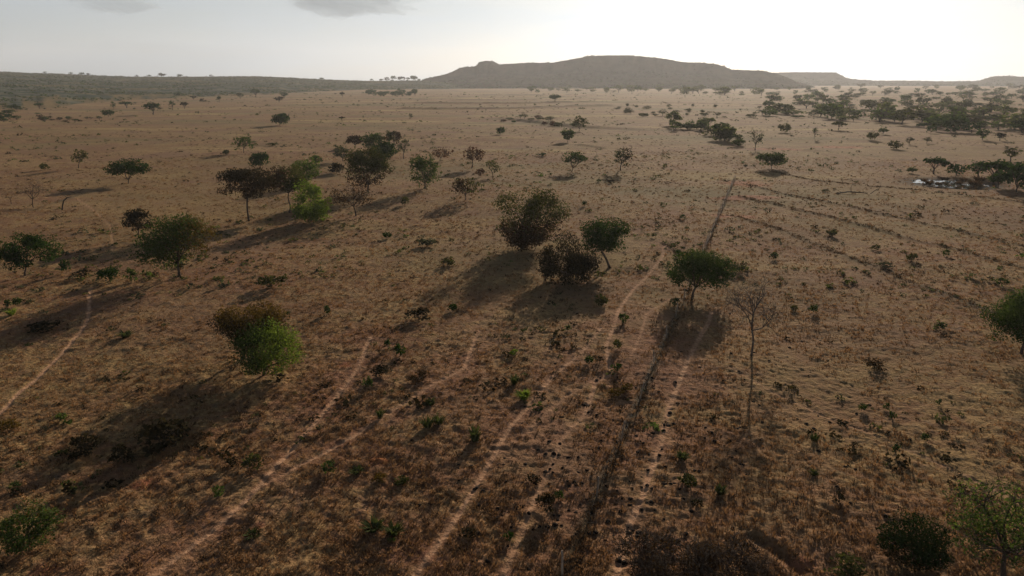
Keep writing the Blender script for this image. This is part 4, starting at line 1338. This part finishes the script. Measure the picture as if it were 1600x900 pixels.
# ------------------------------------------------------------------ pond
pc = ground_at(1488, 286)
m, nt, out = mat_new('pond_water')
p = nt.nodes.new('ShaderNodeBsdfPrincipled')
p.inputs['Base Color'].default_value = (.05, .045, .035, 1); p.inputs['Roughness'].default_value = .06; p.inputs['IOR'].default_value = 1.33
pos = nt.nodes.new('ShaderNodeNewGeometry').outputs['Position']
b = nt.nodes.new('ShaderNodeBump'); b.inputs['Strength'].default_value = .1; b.inputs['Distance'].default_value = .05
nt.links.new(noise(nt, pos, 1.2, 3), b.inputs['Height']); nt.links.new(b.outputs[0], p.inputs['Normal'])
nt.links.new(p.outputs[0], out.inputs['Surface'])
V = [[0, 0, 0]]
ns = 64
for s in range(ns):
    a = s / ns * 2 * math.pi
    q = 1 + .22 * math.sin(3 * a + 1) + .12 * math.sin(7 * a) + .06 * math.sin(13 * a + 2)
    V.append([math.cos(a) * 8.2 * q, math.sin(a) * 7.5 * q, 0])
F = [(0, 1 + s, 1 + (s + 1) % ns) for s in range(ns)]
pond = link('pond_water', new_mesh('pond_water', V, F, [m]), None, (pc[0], pc[1], 0))
tag(pond, kind='structure')
zz = relief(np.array([pc[0] + v[0] for v in V]), np.array([pc[1] + v[1] for v in V])) - .35
pond.location.z = float(np.percentile(zz, 84)) + .02
for px, py, w, h in [(1452, 288, 14, 7), (1466, 290, 12, 6), (1476, 281, 14, 6), (1498, 289, 10, 7), (1505, 284, 10, 7), (1523, 289, 20, 9), (1530, 283, 18, 9), (1444, 284, 12, 6)]:
    put('reed_clump', 'tuft', 'duskgrass', px, py, w, h, 'clump of dull reeds standing in or around the pond', 'reeds', 'reeds at the pond')

# ------------------------------------------------------------------ clouds
def cloud(px, py, dist, wx, wy, wz, seed, label):
    v = ray(px, py); v = v / np.hypot(v[0], v[1]) * dist
    me = bpy.data.meshes.new('cloud')
    import bmesh
    bm = bmesh.new()
    bmesh.ops.create_icosphere(bm, subdivisions=6, radius=1)
    for vt in bm.verts:
        x, y, z = vt.co
        n = float(fbm(np.array([x * 3.1 + 7 + z * 1.7]), np.array([y * 3.1 + z * 2.9]), 5, seed, .6)[0]) - .5
        k = 1 + 1.7 * n
        zz = z * k
        if zz < 0: zz *= .6
        vt.co = (x * k * wx, y * k * wy, zz * wz)
    bm.to_mesh(me); bm.free()
    mm, nt, out = mat_new('cloud_vapour')
    vv = nt.nodes.new('ShaderNodeVolumePrincipled')
    vv.inputs['Color'].default_value = (.74, .86, .97, 1)
    vv.inputs['Density'].default_value = .0015; vv.inputs['Anisotropy'].default_value = -.1
    nt.links.new(vv.outputs[0], out.inputs['Volume'])
    me.materials.append(mm)
    o = link('cloud', me, None, (v[0], v[1], CAM_H + v[2]))
    return tag(o, label, 'cloud')


cloud(190, 6, 9500, 430, 300, 150, 801, 'small grey cloud at the top left of the sky')
cloud(545, 0, 9500, 780, 500, 300, 815, 'larger blue-grey cloud cut by the top edge of the sky')

# ------------------------------------------------------------------ haze
SUN_AZ, SUN_EL = R(18.2), R(15.2)
m, nt, out = mat_new('haze_air')
vv = nt.nodes.new('ShaderNodeVolumePrincipled')
vv.inputs['Color'].default_value = (.91, .92, .96, 1)
vv.inputs['Density'].default_value = 7.2e-5
vv.inputs['Anisotropy'].default_value = .36
nt.links.new(vv.outputs[0], out.inputs['Volume'])
zmin, zmax, e = -12.0, 330.0, 7500.0
V = [(-e, -2000, zmin), (e, -2000, zmin), (e, e, zmin), (-e, e, zmin), (-e, -2000, zmax), (e, -2000, zmax), (e, e, zmax), (-e, e, zmax)]
F = [(0, 3, 2, 1), (4, 5, 6, 7), (0, 1, 5, 4), (1, 2, 6, 5), (2, 3, 7, 6), (3, 0, 4, 7)]
tag(link('haze', new_mesh('haze', V, F, [m])), 'thin warm haze lying over the whole plain', 'haze', kind='stuff')

# ------------------------------------------------------------------ light
S = Vector((math.sin(SUN_AZ) * math.cos(SUN_EL), math.cos(SUN_AZ) * math.cos(SUN_EL), math.sin(SUN_EL)))
sd = bpy.data.lights.new('sun', 'SUN')
sd.energy = 5.0; sd.angle = R(0.6); sd.color = (1.0, .86, .68)
so = bpy.data.objects.new('sun', sd); so.rotation_euler = S.to_track_quat('Z', 'Y').to_euler()
so.location = (0, 0, 200)
COL.objects.link(so)

w = bpy.data.worlds.new('World'); scene.world = w; w.use_nodes = True
nt = w.node_tree; nt.nodes.clear()
sky = nt.nodes.new('ShaderNodeTexSky'); sky.sky_type = 'NISHITA'; sky.sun_disc = False
sky.sun_elevation = SUN_EL; sky.sun_rotation = SUN_AZ
sky.dust_density = 1.0; sky.air_density = 1.0; sky.ozone_density = 1.0
bg = nt.nodes.new('ShaderNodeBackground'); bg.inputs['Strength'].default_value = .053
# thin grey veil of high cloud over the clear sky
bw = nt.nodes.new('ShaderNodeRGBToBW'); nt.links.new(sky.outputs[0], bw.inputs[0])
gc = nt.nodes.new('ShaderNodeMix'); gc.data_type = 'RGBA'; gc.blend_type = 'MULTIPLY'; gc.inputs[0].default_value = 1
lum = mth(nt, 'MULTIPLY', mth(nt, 'POWER', bw.outputs[0], .40), 4.35)
nt.links.new(lum, gc.inputs[6]); gc.inputs[7].default_value = (.90, 1.0, 1.08, 1)
tc = nt.nodes.new('ShaderNodeTexCoord')
mp = nt.nodes.new('ShaderNodeMapping'); mp.inputs['Scale'].default_value = (1.2, 1.2, 9); nt.links.new(tc.outputs['Generated'], mp.inputs['Vector'])
vf = noise(nt, mp.outputs[0], 2.2, 6, .6)
fac = mth(nt, 'ADD', .80, mth(nt, 'MULTIPLY', ramp(nt, vf, .3, .75), .19))
sx = nt.nodes.new('ShaderNodeSeparateXYZ'); nt.links.new(tc.outputs['Generated'], sx.inputs[0])
fac = mth(nt, 'MULTIPLY', fac, mth(nt, 'SUBTRACT', 1.0, ramp(nt, sx.outputs['Z'], .16, .55)))
sk = mixc(nt, fac, sky.outputs[0], gc.outputs[2])
nt.links.new(sk, bg.inputs['Color'])
wo = nt.nodes.new('ShaderNodeOutputWorld'); nt.links.new(bg.outputs[0], wo.inputs['Surface'])

vs = scene.view_settings
scene.display_settings.display_device = 'sRGB'
vs.view_transform = 'Standard'; vs.look = 'None'; vs.gamma = 1; vs.use_curve_mapping = False
vs.exposure = 0.16
cy = scene.cycles
cy.use_denoising = True
cy.max_bounces = 6; cy.diffuse_bounces = 2; cy.glossy_bounces = 2; cy.transmission_bounces = 3; cy.volume_bounces = 3; cy.transparent_max_bounces = 8
cy.use_adaptive_sampling = True; cy.adaptive_threshold = .015
